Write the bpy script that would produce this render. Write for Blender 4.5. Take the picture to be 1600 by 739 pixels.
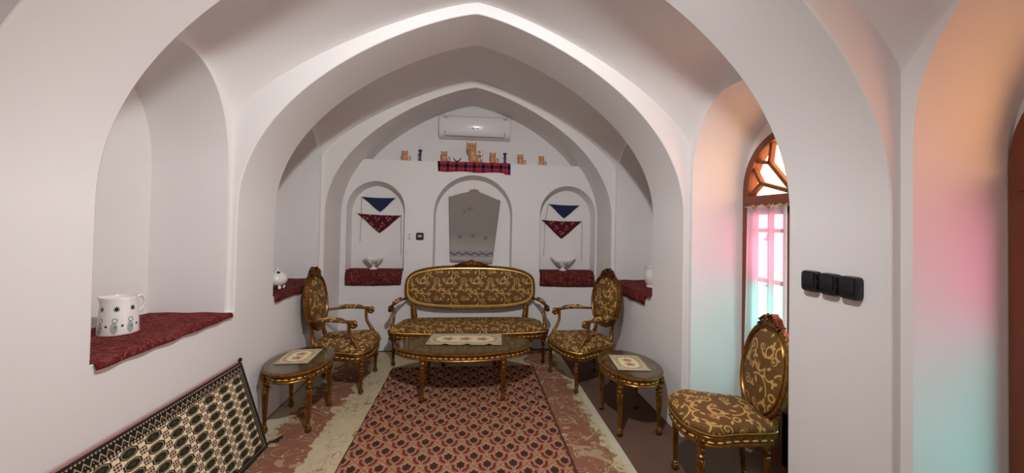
import bpy, bmesh, math, random
from math import sin, cos, pi, sqrt, radians
from mathutils import Vector, Matrix
random.seed(7)
S = bpy.context.scene
COL = S.collection
for _o in list(bpy.data.objects):
    bpy.data.objects.remove(_o, do_unlink=True)

def rgb(r, g, b):
    f = lambda c: (c/255/12.92) if c <= 10.3 else ((c/255+.055)/1.055)**2.4
    return (f(r), f(g), f(b), 1)

# ------------------------------------------------------------------ camera
cam = bpy.data.cameras.new('camera')
cam_o = bpy.data.objects.new('camera', cam)
COL.objects.link(cam_o)
cam.sensor_width = 36.0
cam.lens = 601.3/1600*36
cam.clip_start = .02
cam.shift_y = -31.7/1600
YAW, ROLL, PITCH = radians(5.73), radians(1.09), radians(1.0)
fwd = Vector((sin(YAW)*cos(PITCH), cos(YAW)*cos(PITCH), sin(PITCH)))
right = Vector((cos(YAW), -sin(YAW), 0))
up = right.cross(fwd)
# the phone was held a little anticlockwise, so the picture content leans clockwise
r2 = right*cos(ROLL) + up*sin(ROLL)
u2 = -right*sin(ROLL) + up*cos(ROLL)
M = Matrix((r2, u2, -fwd)).transposed().to_4x4()
M.translation = Vector((0, 0, 1.70))
cam_o.matrix_world = M
S.camera = cam_o

# ------------------------------------------------------------------ light and exposure
S.view_settings.view_transform = 'Standard'
S.view_settings.look = 'None'
S.view_settings.gamma = 1
S.view_settings.use_curve_mapping = False
S.view_settings.exposure = 0.0
LAMP_POWER = 256.0
BULB_STRENGTH = 300.0
SKY_STRENGTH = 8.4
W = bpy.data.worlds.new('sky'); S.world = W; W.use_nodes = True
W.node_tree.nodes['Background'].inputs[0].default_value = (.93, .97, 1, 1)
W.node_tree.nodes['Background'].inputs[1].default_value = SKY_STRENGTH
S.cycles.max_bounces = 10
S.cycles.diffuse_bounces = 6
S.cycles.transparent_max_bounces = 16
S.cycles.caustics_reflective = False
S.cycles.caustics_refractive = False
S.cycles.sample_clamp_indirect = 6

BAYS = [(3.525, 4.63), (1.93, 2.98), (.37, 1.416), (-1.2, -.15)]
RIBS = [(4.63, 5.5), (2.98, 3.525), (1.416, 1.93), (-.15, .37)]
WIN_X = 2.2
for _k in (1, 2, 3):                       # sky portals just outside the three windows
    yc = sum(BAYS[_k])/2
    L = bpy.data.lights.new('sky_portal', 'AREA'); L.shape = 'RECTANGLE'; L.size = 2.5; L.size_y = 1.0
    L.cycles.is_portal = True
    lo = bpy.data.objects.new('sky_portal', L); COL.objects.link(lo)
    lo.matrix_world = Matrix.Translation((WIN_X+.09, yc, 1.25)) @ Matrix.Rotation(radians(90), 4, 'Y')

# ------------------------------------------------------------------ node helper: expressions to shader nodes
class G:
    def __init__(s, name):
        s.mat = bpy.data.materials.new(name); s.mat.use_nodes = True
        s.nt = s.mat.node_tree; s.n = s.nt.nodes; s.l = s.nt.links
        s.bsdf = s.n['Principled BSDF']
    def put(s, sock, v):
        if isinstance(v, E): s.l.new(v.s, sock)
        elif v is not None: sock.default_value = v
    def math(s, op, *a, clamp=False):
        nd = s.n.new('ShaderNodeMath'); nd.operation = op; nd.use_clamp = clamp
        for i, v in enumerate(a): s.put(nd.inputs[i], v)
        return E(s, nd.outputs[0])
    def coords(s, kind='Object'):
        tc = s.n.new('ShaderNodeTexCoord'); sp = s.n.new('ShaderNodeSeparateXYZ')
        s.l.new(tc.outputs[kind], sp.inputs[0]); s.vec = E(s, tc.outputs[kind])
        return [E(s, sp.outputs[i]) for i in range(3)]
    def vec3(s, x, y, z):
        nd = s.n.new('ShaderNodeCombineXYZ')
        for i, v in enumerate((x, y, z)): s.put(nd.inputs[i], v)
        return E(s, nd.outputs[0])
    def noise(s, vec, scale, detail=3, rough=.5, out='Fac', dist=0):
        nd = s.n.new('ShaderNodeTexNoise'); nd.inputs['Scale'].default_value = scale
        nd.inputs['Detail'].default_value = detail; nd.inputs['Roughness'].default_value = rough
        nd.inputs['Distortion'].default_value = dist
        if vec is not None: s.put(nd.inputs['Vector'], vec)
        return E(s, nd.outputs[out])
    def voronoi(s, vec, scale, feature='F1', out='Distance'):
        nd = s.n.new('ShaderNodeTexVoronoi'); nd.feature = feature; nd.inputs['Scale'].default_value = scale
        if vec is not None: s.put(nd.inputs['Vector'], vec)
        return E(s, nd.outputs[out])
    def mix(s, f, a, b):
        nd = s.n.new('ShaderNodeMix'); nd.data_type = 'RGBA'
        s.put(nd.inputs[0], f); s.put(nd.inputs[6], a); s.put(nd.inputs[7], b)
        return E(s, nd.outputs[2])
    def bump(s, h, strength=.3, dist=.002):
        nd = s.n.new('ShaderNodeBump'); nd.inputs['Strength'].default_value = strength
        nd.inputs['Distance'].default_value = dist; s.put(nd.inputs['Height'], h)
        s.l.new(nd.outputs[0], s.bsdf.inputs['Normal'])
    def set(s, color=None, rough=None, metal=None, spec=None, coat=None, **k):
        b = s.bsdf.inputs
        if color is not None: s.put(b['Base Color'], color)
        if rough is not None: s.put(b['Roughness'], rough)
        if metal is not None: s.put(b['Metallic'], metal)
        if spec is not None: b['Specular IOR Level'].default_value = spec
        if coat is not None: b['Coat Weight'].default_value = coat; b['Coat Roughness'].default_value = .05
        return s.mat
class E:
    def __init__(s, g, sock): s.g = g; s.s = sock
    def __add__(s, o): return s.g.math('ADD', s, o)
    def __sub__(s, o): return s.g.math('SUBTRACT', s, o)
    def __mul__(s, o): return s.g.math('MULTIPLY', s, o)
    def __truediv__(s, o): return s.g.math('DIVIDE', s, o)
    def __rsub__(s, o): return s.g.math('SUBTRACT', o, s)
    __radd__ = __add__; __rmul__ = __mul__
    def abs(s): return s.g.math('ABSOLUTE', s)
    def fr(s): return s.g.math('FRACT', s)
    def floor(s): return s.g.math('FLOOR', s)
    def cos(s): return s.g.math('COSINE', s)
    def sin(s): return s.g.math('SINE', s)
    def sqrt(s): return s.g.math('SQRT', s)
    def max(s, o): return s.g.math('MAXIMUM', s, o)
    def min(s, o): return s.g.math('MINIMUM', s, o)
    def lt(s, w, aa=.01): return s.g.math('MULTIPLY_ADD', s, -1/aa, w/aa+.5, clamp=True)     # soft s < w
    def gt(s, w, aa=.01): return s.g.math('MULTIPLY_ADD', s, 1/aa, -w/aa+.5, clamp=True)
def hyp(x, y): return (x*x + y*y).sqrt()
def wrap(u, c): return (u + (.5-c)).fr() - .5        # periodic distance to centre c, period 1

def vine_mask(g, U, V, T=.345):
    u = U*(1/T); v = V*(1/T)
    m = None; aa = .014
    def add(k):
        nonlocal m
        m = k if m is None else m.max(k)
    def d2(cx, cy): return wrap(u, cx), wrap(v, cy)
    def arc(cx, cy, R, a0, a1, w=.0155):
        x, y = d2(cx, cy); r = hyp(x, y); k = (r-R).abs().lt(w, aa)
        if a1-a0 < 359:
            mid = radians((a0+a1)/2); ch = cos(radians((a1-a0)/2))
            k = k*(x*cos(mid) + y*sin(mid) - r*ch).gt(0, aa)
        add(k)
    def spiral(cx, cy, R, p, ph, sgn=1, w=.0145):
        x, y = d2(cx, cy); r = hyp(x, y); a = g.math('ARCTAN2', y, x)*(sgn/(2*pi))
        add(((r*(1/p) - a + ph).fr()-.5).abs().lt(w/p, aa/p)*r.lt(R, aa))
    def leaf(cx, cy, ang, Lh, Wd):
        x, y = d2(cx, cy); c, s_ = cos(radians(ang)), sin(radians(ang))
        a = x*c + y*s_; b = y*c - x*s_
        add((b.abs() + (a*a)*(Wd/(Lh*Lh))).lt(Wd, aa))
    def maple(cx, cy, R, n=3, ph=0, k=.38):
        x, y = d2(cx, cy); r = hyp(x, y); a = g.math('ARCTAN2', y, x)
        add((r - (a*n + ph).cos()*(R*k)).lt(R*.68, aa))
    maple(.41, .90, .075, 3, 2.2); arc(.36, .77, .095, 0, 360)
    spiral(.14, .83, .075, .06, .2); arc(.29, .83, .16, 195, 335); spiral(.51, .665, .085, .062, .3, -1)
    leaf(.25, .69, -35, .07, .03); maple(.985, .62, .08, 3, .5); arc(.185, .58, .185, 190, 330)
    spiral(.13, .475, .055, .05, .6); spiral(.85, .78, .14, .085, .1, -1)
    maple(.59, .29, .08, 3, -1.2); arc(.585, .05, .06, 0, 360); arc(.74, .32, .17, 20, 150)
    arc(.185, .06, .27, -10, 125); leaf(.13, .22, -60, .075, .028); leaf(.32, .33, 20, .075, .03)
    leaf(.31, .09, 60, .07, .028); spiral(.86, .12, .10, .07, .4); maple(.03, .11, .07, 3, 1.3)
    arc(.6, .6, .2, -60, 30); arc(.63, .82, .12, 110, 270); arc(.02, .29, .19, 20, 120); arc(.47, .43, .13, 170, 330); leaf(.44, .5, 30, .06, .026); leaf(.97, .42, 80, .065, .028); leaf(.68, .93, -30, .06, .026); leaf(.73, .56, 70, .065, .026)
    return m

# ------------------------------------------------------------------ materials
MAT = {}
def wall_mat(name, col):
    g = G(name); g.coords()
    n1 = g.noise(g.vec, 1.6, 4, .55); n2 = g.noise(g.vec, 45, 3)
    c = g.mix(n1.gt(.5, .5)*.5, col, tuple(x*.94 for x in col[:3])+(1,))
    g.bump(n1*.8 + n2*.12, .25, .01)
    return g.set(c, .75, spec=.25)
MAT['plaster'] = wall_mat('white_plaster', (.795, .782, .776, 1))
def simple(name, col, rough=.5, metal=0, spec=.5, coat=None, noise=None):
    g = G(name)
    c = col
    if noise:
        g.coords(); c = g.mix(g.noise(g.vec, noise[0], 4), col, noise[1])
    return g.set(c, rough, metal, spec, coat)
def make_floor_mat():
    g = G('brown_fitted_carpet'); g.coords()
    n = g.noise(g.vec, 6, 4); f = g.noise(g.vec, 320, 2)
    g.bump(f, .5, .004)
    return g.set(g.mix(n*.6 + f*.4, rgb(82, 61, 52), rgb(116, 88, 75)), .95, spec=.1)
MAT['floor'] = make_floor_mat()

def gilt_mat(name, base, dark, bias=0., metal=.8):
    g = G(name); g.coords()
    n = g.noise(g.vec, 30, 4, .6); n2 = g.noise(g.vec, 140, 2)
    k = (n + n2*.2 + bias).gt(.56, .55)
    g.bump(n2, .25, .0015)
    return g.set(g.mix(k, dark, base), g.math('MULTIPLY_ADD', k, -.14, .42), metal, spec=.5)
MAT['gilt'] = gilt_mat('antique_gilt_wood', rgb(164, 116, 52), rgb(76, 46, 20))
MAT['gilt_bright'] = gilt_mat('bright_gilt_moulding', rgb(230, 194, 112), rgb(184, 138, 66), .15, .35)
MAT['gilt_dark'] = gilt_mat('dark_carved_gilt', rgb(140, 92, 42), rgb(58, 34, 16), -.05)
def upholstery(name, base, base2, gold):
    g = G(name); u, v, _ = g.coords('UV')
    m = vine_mask(g, u, v)
    w = g.noise(g.vec3(u*8, v*160, 0), 1.2, 3)
    b = g.mix(w.gt(.52, .3), base, base2)
    g.bump(m*.7 + w*.3, .25, .002)
    return g.set(g.mix(m*.88, b, gold), g.math('MULTIPLY_ADD', m, -.18, .72), 0, .35)
MAT['fabric'] = upholstery('brown_scroll_brocade', rgb(96, 64, 31), rgb(114, 83, 39), rgb(208, 166, 96))
MAT['armpad'] = MAT['fabric']

def runner_mat():
    g = G('runner_palmette_weave'); x, y, _ = g.coords()
    PX, PY = .184, .2
    u = (x-.039)*(1/PX); v = (y-2.805)*(1/PY)
    # staggered lattice: choose the nearer of two grids in diamond metric
    ax = wrap(u, 0); ay = wrap(v, 0); bx = wrap(u, .5); by = wrap(v, .5)
    da = ax.abs()+ay.abs()
    k = da.lt(.5, .002)
    dx = ax*k + bx*(1-k); dy = ay*k + by*(1-k)
    d = dx.abs() + dy.abs()
    line = (d-.5).abs().lt(.022, .02)
    X = dx*PX; Y = dy*PY                      # metres inside one diamond
    r = hyp(X, Y); a = g.math('ARCTAN2', Y-.008, X)
    r1 = hyp(X, (Y-.012)*.74)
    flower = (r1 - (a*8).cos()*.0045 - (a-pi/2).cos()*.003).lt(.0285, .003)
    # red crescents on both sides, open to the top
    ring = hyp(X, (Y-.010)*.86); low = Y.lt(.024, .008)
    cres = (ring-.052).abs().lt(.0105, .004)*low*(X.abs()).gt(.012, .006)
    lilac = (ring-.037).abs().lt(.005, .004)*low
    pinkline = (hyp(X, Y-.002)-.063).abs().lt(.003, .004)*low
    stem = X.abs().lt(.004, .003)*Y.lt(-.012, .004)*Y.gt(-.06, .004)
    n = g.noise(g.vec, 420, 2); n2 = g.noise(g.vec, 3, 3)
    c = g.mix(n, rgb(166, 126, 98), rgb(190, 148, 116))
    c = g.mix(lilac*.6, c, rgb(160, 116, 112)); c = g.mix(pinkline*.7, c, rgb(150, 92, 74))
    c = g.mix(cres, c, rgb(114, 46, 36)); c = g.mix(stem*.8, c, rgb(160, 100, 92))
    c = g.mix(flower, c, rgb(58, 42, 36)); c = g.mix(line*.85, c, rgb(92, 74, 46))
    edge = (x+.075).abs().gt(.80, .006)
    c = g.mix(edge*.9, c, rgb(70, 46, 36))
    c = g.mix(n2*.25, c, rgb(110, 70, 56))
    g.bump(n, .5, .003)
    return g.set(c, .95, spec=.1)
MAT['runner'] = runner_mat()

def carpet_mat():
    g = G('cream_and_rose_carpet'); x, y, _ = g.coords()
    P = g.vec
    lo = g.noise(P, 2.6, 3, .6); hi = g.noise(P, 11, 3, .6); fib = g.noise(P, 380, 2)
    d = (x+.235).abs()                                   # distance from the carpet's middle
    t = d + (lo-.5)*.30 + (hi-.5)*.14
    scal = (y*(2*pi/.26)).sin()*.018 + (y*(2*pi/.085)).sin()*.008
    rose = (t + scal).gt(.93, .012)*(d + scal*1.3 + (hi-.5)*.10).lt(1.27, .012)
    cream = g.mix(hi, rgb(180, 166, 134), rgb(204, 190, 158))
    c = g.mix(rose, cream, g.mix(hi, rgb(128, 86, 68), rgb(152, 104, 84)))
    # leaves along the outer scallop
    lv = g.voronoi(P, 16)
    band = (d + scal*1.3 + (hi-.5)*.10 - 1.255).abs().lt(.045, .012)
    c = g.mix(band*lv.lt(.42, .1)*.85, c, rgb(140, 124, 80))
    # curling cream stems inside the rose, fine brown stems on the cream
    curl = g.noise(P, 5.0, 1, .4, dist=2.6); gate = g.noise(P, 3.1, 1).gt(.47, .06)
    st = (curl-.5).abs().lt(.013, .014)*g.noise(P, 5.5, 1).gt(.47, .05)
    c = g.mix(st*rose*.75, c, rgb(206, 190, 160))
    c = g.mix(st*(1-rose)*gate*.8, c, rgb(132, 100, 78))
    fleck = (g.noise(P, 13, 2, .5, dist=1.5)-.5).abs().lt(.02, .02)*g.noise(P, 3.6, 1).gt(.5, .05)
    c = g.mix(fleck*(1-rose)*.5, c, rgb(140, 110, 86))
    bl2 = g.voronoi(P, 30).lt(.24, .08)*g.noise(P, 2.7, 2).gt(.60, .04)
    c = g.mix(bl2*(1-rose)*.75, c, rgb(146, 90, 84))
    patch = g.noise(P, 5.2, 2, .5, dist=1.2).gt(.62, .02)
    c = g.mix(patch*rose*.75, c, rgb(176, 154, 118))
    pale = d.gt(1.33, .02); c = g.mix(pale*.8, c, rgb(198, 192, 170))
    g.bump(fib + st*.6, .5, .004)
    return g.set(c, .95, spec=.1)
MAT['carpet'] = carpet_mat()

def cushion_mat():
    g = G('turkmen_gul_weave'); u, v, _ = g.coords('UV')    # u metres from the right edge, v metres up the face
    PU, PV = .142, .0575
    a = (u-.095)*(1/PU); b = (v-.497)*(1/PV)
    X = wrap(a, 0)*PU; Y = wrap(b, 0)*PV
    ax = X.abs(); ay = Y.abs()
    oct_ = ((ax*.49 + ay)*.70).max(ay*1.0).max(ax*.49)           # elongated octagon metric
    stair = ((X*(1/.014)).fr()-.5).abs()*.003
    o = oct_ + stair
    gul = o.lt(.0262, .0015); rim = (o-.0205).abs().lt(.0013, .0014); core = (ax*.6+ay).lt(.010, .002)
    dot = (ax+ay).lt(.004, .002)
    X2 = wrap(a, .5)*PU; Y2 = wrap(b, .5)*PV
    cell = ((X2.abs()*(1/.0155)+.5).fr()-.5).abs().max(((Y2.abs()*(1/.0155)+.5).fr()-.5).abs())
    sec = (X2.abs()+Y2.abs()*1.0).lt(.033, .002)*X2.abs().lt(.0235, .001)*Y2.abs().lt(.0195, .001)*cell.lt(.40, .06)
    n = g.noise(g.vec, 700, 2)
    c = g.mix(n, rgb(222, 204, 168), rgb(238, 222, 190))
    c = g.mix(sec, c, rgb(92, 62, 58))
    c = g.mix(gul, c, rgb(44, 42, 34)); c = g.mix(rim*gul, c, rgb(170, 156, 120)); c = g.mix(core, c, rgb(62, 66, 52)); c = g.mix(dot, c, rgb(30, 26, 26))
    # border
    top = v.gt(.581, .0015); bot = v.lt(.034, .0015); side = u.lt(.048, .0015)
    bor = top.max(bot).max(side)
    # zigzag down the wide top border
    zz = ((u*(1/.038)).fr()-.5).abs()*.056
    z1 = (v-.6005-zz).abs().lt(.0040, .002)
    tri = (((u*(1/.038)+.5).fr()-.5).abs()*.05 + (v-.608).abs()).lt(.0035, .002).max(((wrap(u*(1/.038), 0)).abs()*.05 + (v-.621).abs()).lt(.0035, .002))
    ch = (wrap(u*(1/.018), 0).abs()*.018 + (v-.645).abs()*.8).lt(.0068, .002).max((wrap(u*(1/.018), 0).abs()*.018 + (v-.589).abs()*.8).lt(.0068, .002))
    ch2 = (wrap(v*(1/.016), 0).abs()*.016 + ((u-.024).abs()-.010).abs()*.8).lt(.0055, .002)*v.lt(.66)
    ch3 = (wrap(u*(1/.018), 0).abs()*.018 + (v-.018).abs()).lt(.0055, .002)
    lt_ = (z1.max(tri).max(ch)*top).max(ch2*side*(1-top)).max(ch3*bot)
    bc = g.mix(lt_*.8, rgb(38, 31, 30), rgb(190, 174, 140))
    c = g.mix(bor, c, bc)
    g.bump(n, .4, .002)
    return g.set(c, .92, spec=.1)
MAT['gul'] = cushion_mat()
MAT['cushion_back'] = simple('dusty_rose_backing', rgb(170, 120, 112), .9, noise=(30, rgb(150, 100, 96)))

def red_cloth_mat(name, sc=1.0):
    g = G(name); x, y, z = g.coords()
    n = g.noise(g.vec, 9, 4, .6); v_ = g.voronoi(g.vec, 26); f = g.noise(g.vec, 300, 2)
    r1 = g.noise(g.vec, 16, 2, .6, dist=1.5)
    c = g.mix(n, rgb(98*sc, 30*sc, 34*sc), rgb(118*sc, 42*sc, 42*sc))
    c = g.mix((r1-.5).abs().lt(.03, .03)*.5, c, rgb(150, 96, 78))
    c = g.mix(v_.lt(.16, .08)*.45, c, rgb(80, 40, 50))
    g.bump(f, .4, .003)
    return g.set(c, .95, spec=.12)
MAT['red'] = red_cloth_mat('red_woven_cloth', .92)
MAT['maroon'] = red_cloth_mat('maroon_woven_cloth', .80)

def tartan_mat():
    g = G('red_and_navy_tartan'); u, v, _ = g.coords('UV')
    P = .118
    a = wrap(u*(1/P), 0).abs(); b = wrap(v*(1/P), 0).abs()
    wa = a.lt(.17, .05); wb = b.lt(.17, .05)
    ta = (a-.27).abs().lt(.035, .04); tb = (b-.27).abs().lt(.035, .04)
    c = g.mix(wa*.8, rgb(176, 32, 46), rgb(28, 30, 62)); c = g.mix(wb*.78, c, rgb(28, 30, 62))
    c = g.mix(wa*wb, c, rgb(14, 15, 30)); c = g.mix(ta.max(tb)*.45, c, rgb(90, 96, 110))
    left = u.lt(-.462, .012); c = g.mix(left*.9, c, rgb(24, 18, 24))
    return g.set(c, .9, spec=.15)
MAT['tartan'] = tartan_mat()
MAT['navy'] = simple('navy_cotton', rgb(34, 44, 74), .9, spec=.15, noise=(60, rgb(44, 54, 84)))
def flower_kerchief():
    g = G('maroon_flowered_cotton'); u, v, _ = g.coords('UV')
    P = .15; a = u*(1/P)+.3; b = v*(1/P)+.2
    m = None
    for cx, cy in ((0, 0), (.25, .12), (.12, .3), (.62, .55), (.8, .7), (.5, .78)):
        x = wrap(a, cx); y = wrap(b, cy); r = hyp(x, y)
        k = (r-.06).abs().lt(.025, .02).max(r.lt(.02, .02)); m = k if m is None else m.max(k)
    n = g.noise(g.vec, 9, 2)
    return g.set(g.mix(m*n.gt(.42, .2)*.75, rgb(84, 26, 40), rgb(186, 140, 96)), .9, spec=.15)
MAT['flowered'] = flower_kerchief()
MAT['string'] = simple('dark_thread', rgb(60, 52, 50), .8)

def doily_mat(name, L, Wd, nf):
    g = G(name); x, y, _ = g.coords('UV')
    ax, ay = x.abs(), y.abs()
    R = Wd*.30; Lx = L*.5-Wd*.5
    dx = (ax - Lx).max(0.0); d = hyp(dx, y)                 # distance to the middle axis: a stadium
    ell = d*(1/(Wd*.5))
    n = g.noise(g.vec, 60, 3); f = g.noise(g.vec, 420, 2)
    c = g.mix(n, rgb(186, 172, 140), rgb(208, 196, 166))
    lace = ell.gt(.62, .03)*((g.voronoi(g.vec, 70)).gt(.42, .12))
    c = g.mix(lace*.6, c, rgb(150, 136, 104))
    c = g.mix(ell.lt(.60, .03), c, rgb(226, 212, 176))
    c = g.mix((ell-.90).abs().lt(.035, .03)*.7, c, rgb(224, 214, 186))
    c = g.mix((ell-.62).abs().lt(.035, .03)*.7, c, rgb(166, 148, 108))
    for k in range(nf):
        fx = (k-(nf-1)/2)*(L*.235 if nf == 3 else L*.27)
        X = x-fx; a = g.math('ARCTAN2', y, X); r = hyp(X, y)
        c = g.mix((r - (a*5).cos()*Wd*.035).lt(Wd*.155, .008)*n.gt(.42, .1)*.8, c, rgb(150, 128, 84))
        c = g.mix((r - (a*6+1).cos()*Wd*.02).lt(Wd*.085, .006)*.85, c, rgb(190, 104, 82))
    g.bump(f, .5, .002)
    return g.set(c, .9, spec=.15)
MAT['wood_dark'] = simple('dark_table_wood', rgb(124, 102, 80), .3, noise=(14, rgb(104, 84, 64)))
def glass_top_mat():
    g = G('table_glass_sheet')
    g.bsdf.inputs['Transmission Weight'].default_value = 0
    tr = g.n.new('ShaderNodeBsdfTransparent'); gl = g.n.new('ShaderNodeBsdfGlossy'); mx = g.n.new('ShaderNodeMixShader'); fr = g.n.new('ShaderNodeFresnel')
    tr.inputs[0].default_value = (.93, .95, .92, 1); gl.inputs['Roughness'].default_value = .06; geo = g.n.new('ShaderNodeNewGeometry'); g.put(fr.inputs[0], g.math('MULTIPLY_ADD', E(g, geo.outputs['Backfacing']), -0.8333, 1.5))
    g.l.new(fr.outputs[0], mx.inputs[0]); g.l.new(tr.outputs[0], mx.inputs[1]); g.l.new(gl.outputs[0], mx.inputs[2])
    g.l.new(mx.outputs[0], g.n['Material Output'].inputs[0])
    return g.mat
MAT['glass_top'] = glass_top_mat()
def pane_mat(name, col):
    g = G(name)
    tr = g.n.new('ShaderNodeBsdfTransparent'); gl = g.n.new('ShaderNodeBsdfGlossy'); mx = g.n.new('ShaderNodeMixShader'); fr = g.n.new('ShaderNodeFresnel')
    tr.inputs[0].default_value = col; gl.inputs['Roughness'].default_value = .08; geo = g.n.new('ShaderNodeNewGeometry'); g.put(fr.inputs[0], g.math('MULTIPLY_ADD', E(g, geo.outputs['Backfacing']), -0.7603, 1.45))
    g.l.new(fr.outputs[0], mx.inputs[0]); g.l.new(tr.outputs[0], mx.inputs[1]); g.l.new(gl.outputs[0], mx.inputs[2])
    g.l.new(mx.outputs[0], g.n['Material Output'].inputs[0])
    return g.mat
MAT['amber'] = pane_mat('amber_glass', (.9, .42, .18, 1))
MAT['pink'] = pane_mat('pink_glass', (.85, .23, .34, 1))
MAT['turquoise'] = pane_mat('turquoise_glass', (.22, .52, .48, 1))
def curtain_mat():
    g = G('sheer_white_voile'); u, v, _ = g.coords('UV')
    tr = g.n.new('ShaderNodeBsdfTransparent'); tl = g.n.new('ShaderNodeBsdfTranslucent'); df = g.n.new('ShaderNodeBsdfDiffuse')
    m1 = g.n.new('ShaderNodeMixShader'); m2 = g.n.new('ShaderNodeMixShader')
    a = wrap(u*(1/.24)+.3, 0); b = wrap(v*(1/.34)+.45*((u*(1/.24)+.8).floor()), .2)
    r = hyp(a*.24, b*.34); th = g.math('ARCTAN2', b, a)
    fl = (r - (th*5).cos()*.012).lt(.026, .006)*g.noise(g.vec, 60, 2).gt(.45, .1)
    hem = v.gt(1.85, .01)
    wv = g.noise(g.vec, 900, 1)
    col = g.mix(fl*.6, (.92, .9, .9, 1), (.55, .25, .35, 1))
    g.put(tl.inputs[0], col); g.put(df.inputs[0], col)
    m1.inputs[0].default_value = .45
    g.l.new(tl.outputs[0], m1.inputs[1]); g.l.new(df.outputs[0], m1.inputs[2])
    g.put(m2.inputs[0], (wv*.1 + .58) + fl*.35 + hem*.3)
    g.l.new(tr.outputs[0], m2.inputs[1]); g.l.new(m1.outputs[0], m2.inputs[2])
    g.l.new(m2.outputs[0], g.n['Material Output'].inputs[0])
    return g.mat
MAT['curtain'] = curtain_mat()
def wood_mat(name, a, b):
    g = G(name); x, y, z = g.coords()
    n = g.noise(g.vec3(x*14, y*14, z*1.6), 2, 4, .6)
    g.bump(n, .15, .002)
    return g.set(g.mix(n, a, b), .5, spec=.4)
MAT['frame'] = wood_mat('red_brown_window_wood', rgb(96, 48, 32), rgb(134, 76, 52))
MAT['ceramic'] = simple('white_glazed_ceramic', (.82, .80, .78, 1), .12, spec=.6)
MAT['black'] = simple('black_plastic', rgb(26, 24, 30), .35)
MAT['white_plastic'] = simple('white_plastic', (.80, .79, .80, 1), .22)
MAT['grey_line'] = simple('grey_print', rgb(52, 48, 52), .5)
MAT['screen'] = simple('grey_lcd_screen', rgb(176, 172, 176), .3)
MAT['honey'] = simple('honey_glazed_ceramic', rgb(214, 162, 116), .1, spec=.7, noise=(22, rgb(188, 126, 82)))
MAT['blue'] = simple('blue_enamel', rgb(34, 60, 104), .35, noise=(30, rgb(24, 44, 84)))
MAT['brass'] = simple('worn_brass', rgb(196, 150, 78), .3, 1)
MAT['pale_wood'] = simple('pale_wood', rgb(190, 160, 136), .7)
MAT['tassel'] = simple('black_yarn', rgb(34, 30, 34), .95)
def bulb_mat():
    g = G('lit_bulb'); b = g.bsdf.inputs
    b['Emission Color'].default_value = (1, .965, .95, 1); b['Emission Strength'].default_value = BULB_STRENGTH
    return g.mat
MAT['bulb'] = bulb_mat()
def shirt_mat():
    g = G('grey_embroidered_voile'); u, v, _ = g.coords('UV')
    n = g.noise(g.vec, 5, 3); f = g.noise(g.vec, 500, 2)
    c = g.mix(v.lt(1.36, .35), rgb(146, 139, 134), rgb(188, 182, 178))
    c = g.mix(n*.25, c, rgb(120, 114, 110))
    hem = (v-1.262).abs().lt(.045, .02)
    curl = (g.noise(g.vec, 34, 1, .4, dist=2.0)-.5).abs().lt(.045, .03)
    vine = (v-1.262-(u*58).sin()*.012).abs().lt(.012, .006)
    c = g.mix((curl*hem).max(vine)*.8, c, rgb(72, 70, 104))
    for cx, cy in ((-.175, 1.50), (.0, 1.51), (.175, 1.485), (-.12, 1.845), (-.065, 1.875), (-.03, 1.885)):
        X = u-cx; Y = v-cy; r = hyp(X, Y); a = g.math('ARCTAN2', Y, X)
        c = g.mix((r-(a*5).cos()*.012).lt(.024 if cy < 1.7 else .018, .008)*(curl*.6+.35), c, rgb(74, 72, 112))
    b2 = v.lt(1.185, .004); c = g.mix(b2*.5, c, rgb(158, 152, 150))
    g.bump(f, .3, .001)
    return g.set(c, .9, spec=.1)
MAT['shirt'] = shirt_mat()
def jug_mat():
    g = G('jug_paisley_ceramic'); x, y, z = g.coords()
    a = g.math('ARCTAN2', y, x)*(1/(2*pi))
    c = g.mix(0.0, (.84, .81, .79, 1), (.84, .81, .79, 1))
    A = wrap(a*7+.12, 0)*.085; Z = z-.152
    r = hyp(A, Z); th = g.math('ARCTAN2', Z, A)
    c = g.mix((r-(th*8).cos()*.0040).lt(.0135, .002), c, rgb(40, 52, 62))
    P = wrap(a*8+.4, 0)*.08; Q = z-.045
    n = g.noise(g.vec, 90, 2)
    body = hyp(P*1.25, Q*.66).lt(.022, .004); hook = (hyp(P-.003, Q-.043)-.012).abs().lt(.0032, .002)*(P+.014).gt(0, .003)
    c = g.mix(body*(n*.6+.4)*.85, c, rgb(72, 104, 96)); c = g.mix(hyp(P-.006, Q-.004).lt(.009, .003)*.6, c, rgb(112, 122, 150))
    c = g.mix(hook*.8, c, rgb(110, 134, 128))
    D = wrap(a*8+.9, 0)*.08; c = g.mix(hyp(D, Q-.012).lt(.007, .002), c, rgb(40, 46, 48))
    return g.set(c, .12, spec=.6)
MAT['jug'] = jug_mat()
def bowl_mat():
    g = G('bowl_floral_ceramic'); x, y, z = g.coords()
    n = g.noise(g.vec, 34, 2, .5); a = g.math('ARCTAN2', y, x)
    vines = ((n-.5).abs().lt(.05, .03)).max(g.voronoi(g.vec, 44).lt(.28, .08))
    band = (z-.095).abs().lt(.022, .01)*((a*4).sin()).gt(-.25, .2)
    return g.set(g.mix(vines*band*.9, (.82, .80, .77, 1), rgb(48, 58, 62)), .12, spec=.6)
MAT['bowl'] = bowl_mat()
def pot_mat():
    g = G('spotted_ceramic'); x, y, z = g.coords()
    v_ = g.voronoi(g.vec, 15).lt(.26, .04)
    return g.set(g.mix(v_, (.80, .78, .76, 1), rgb(58, 54, 58)), .12, spec=.6)
MAT['pot'] = pot_mat()

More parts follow.
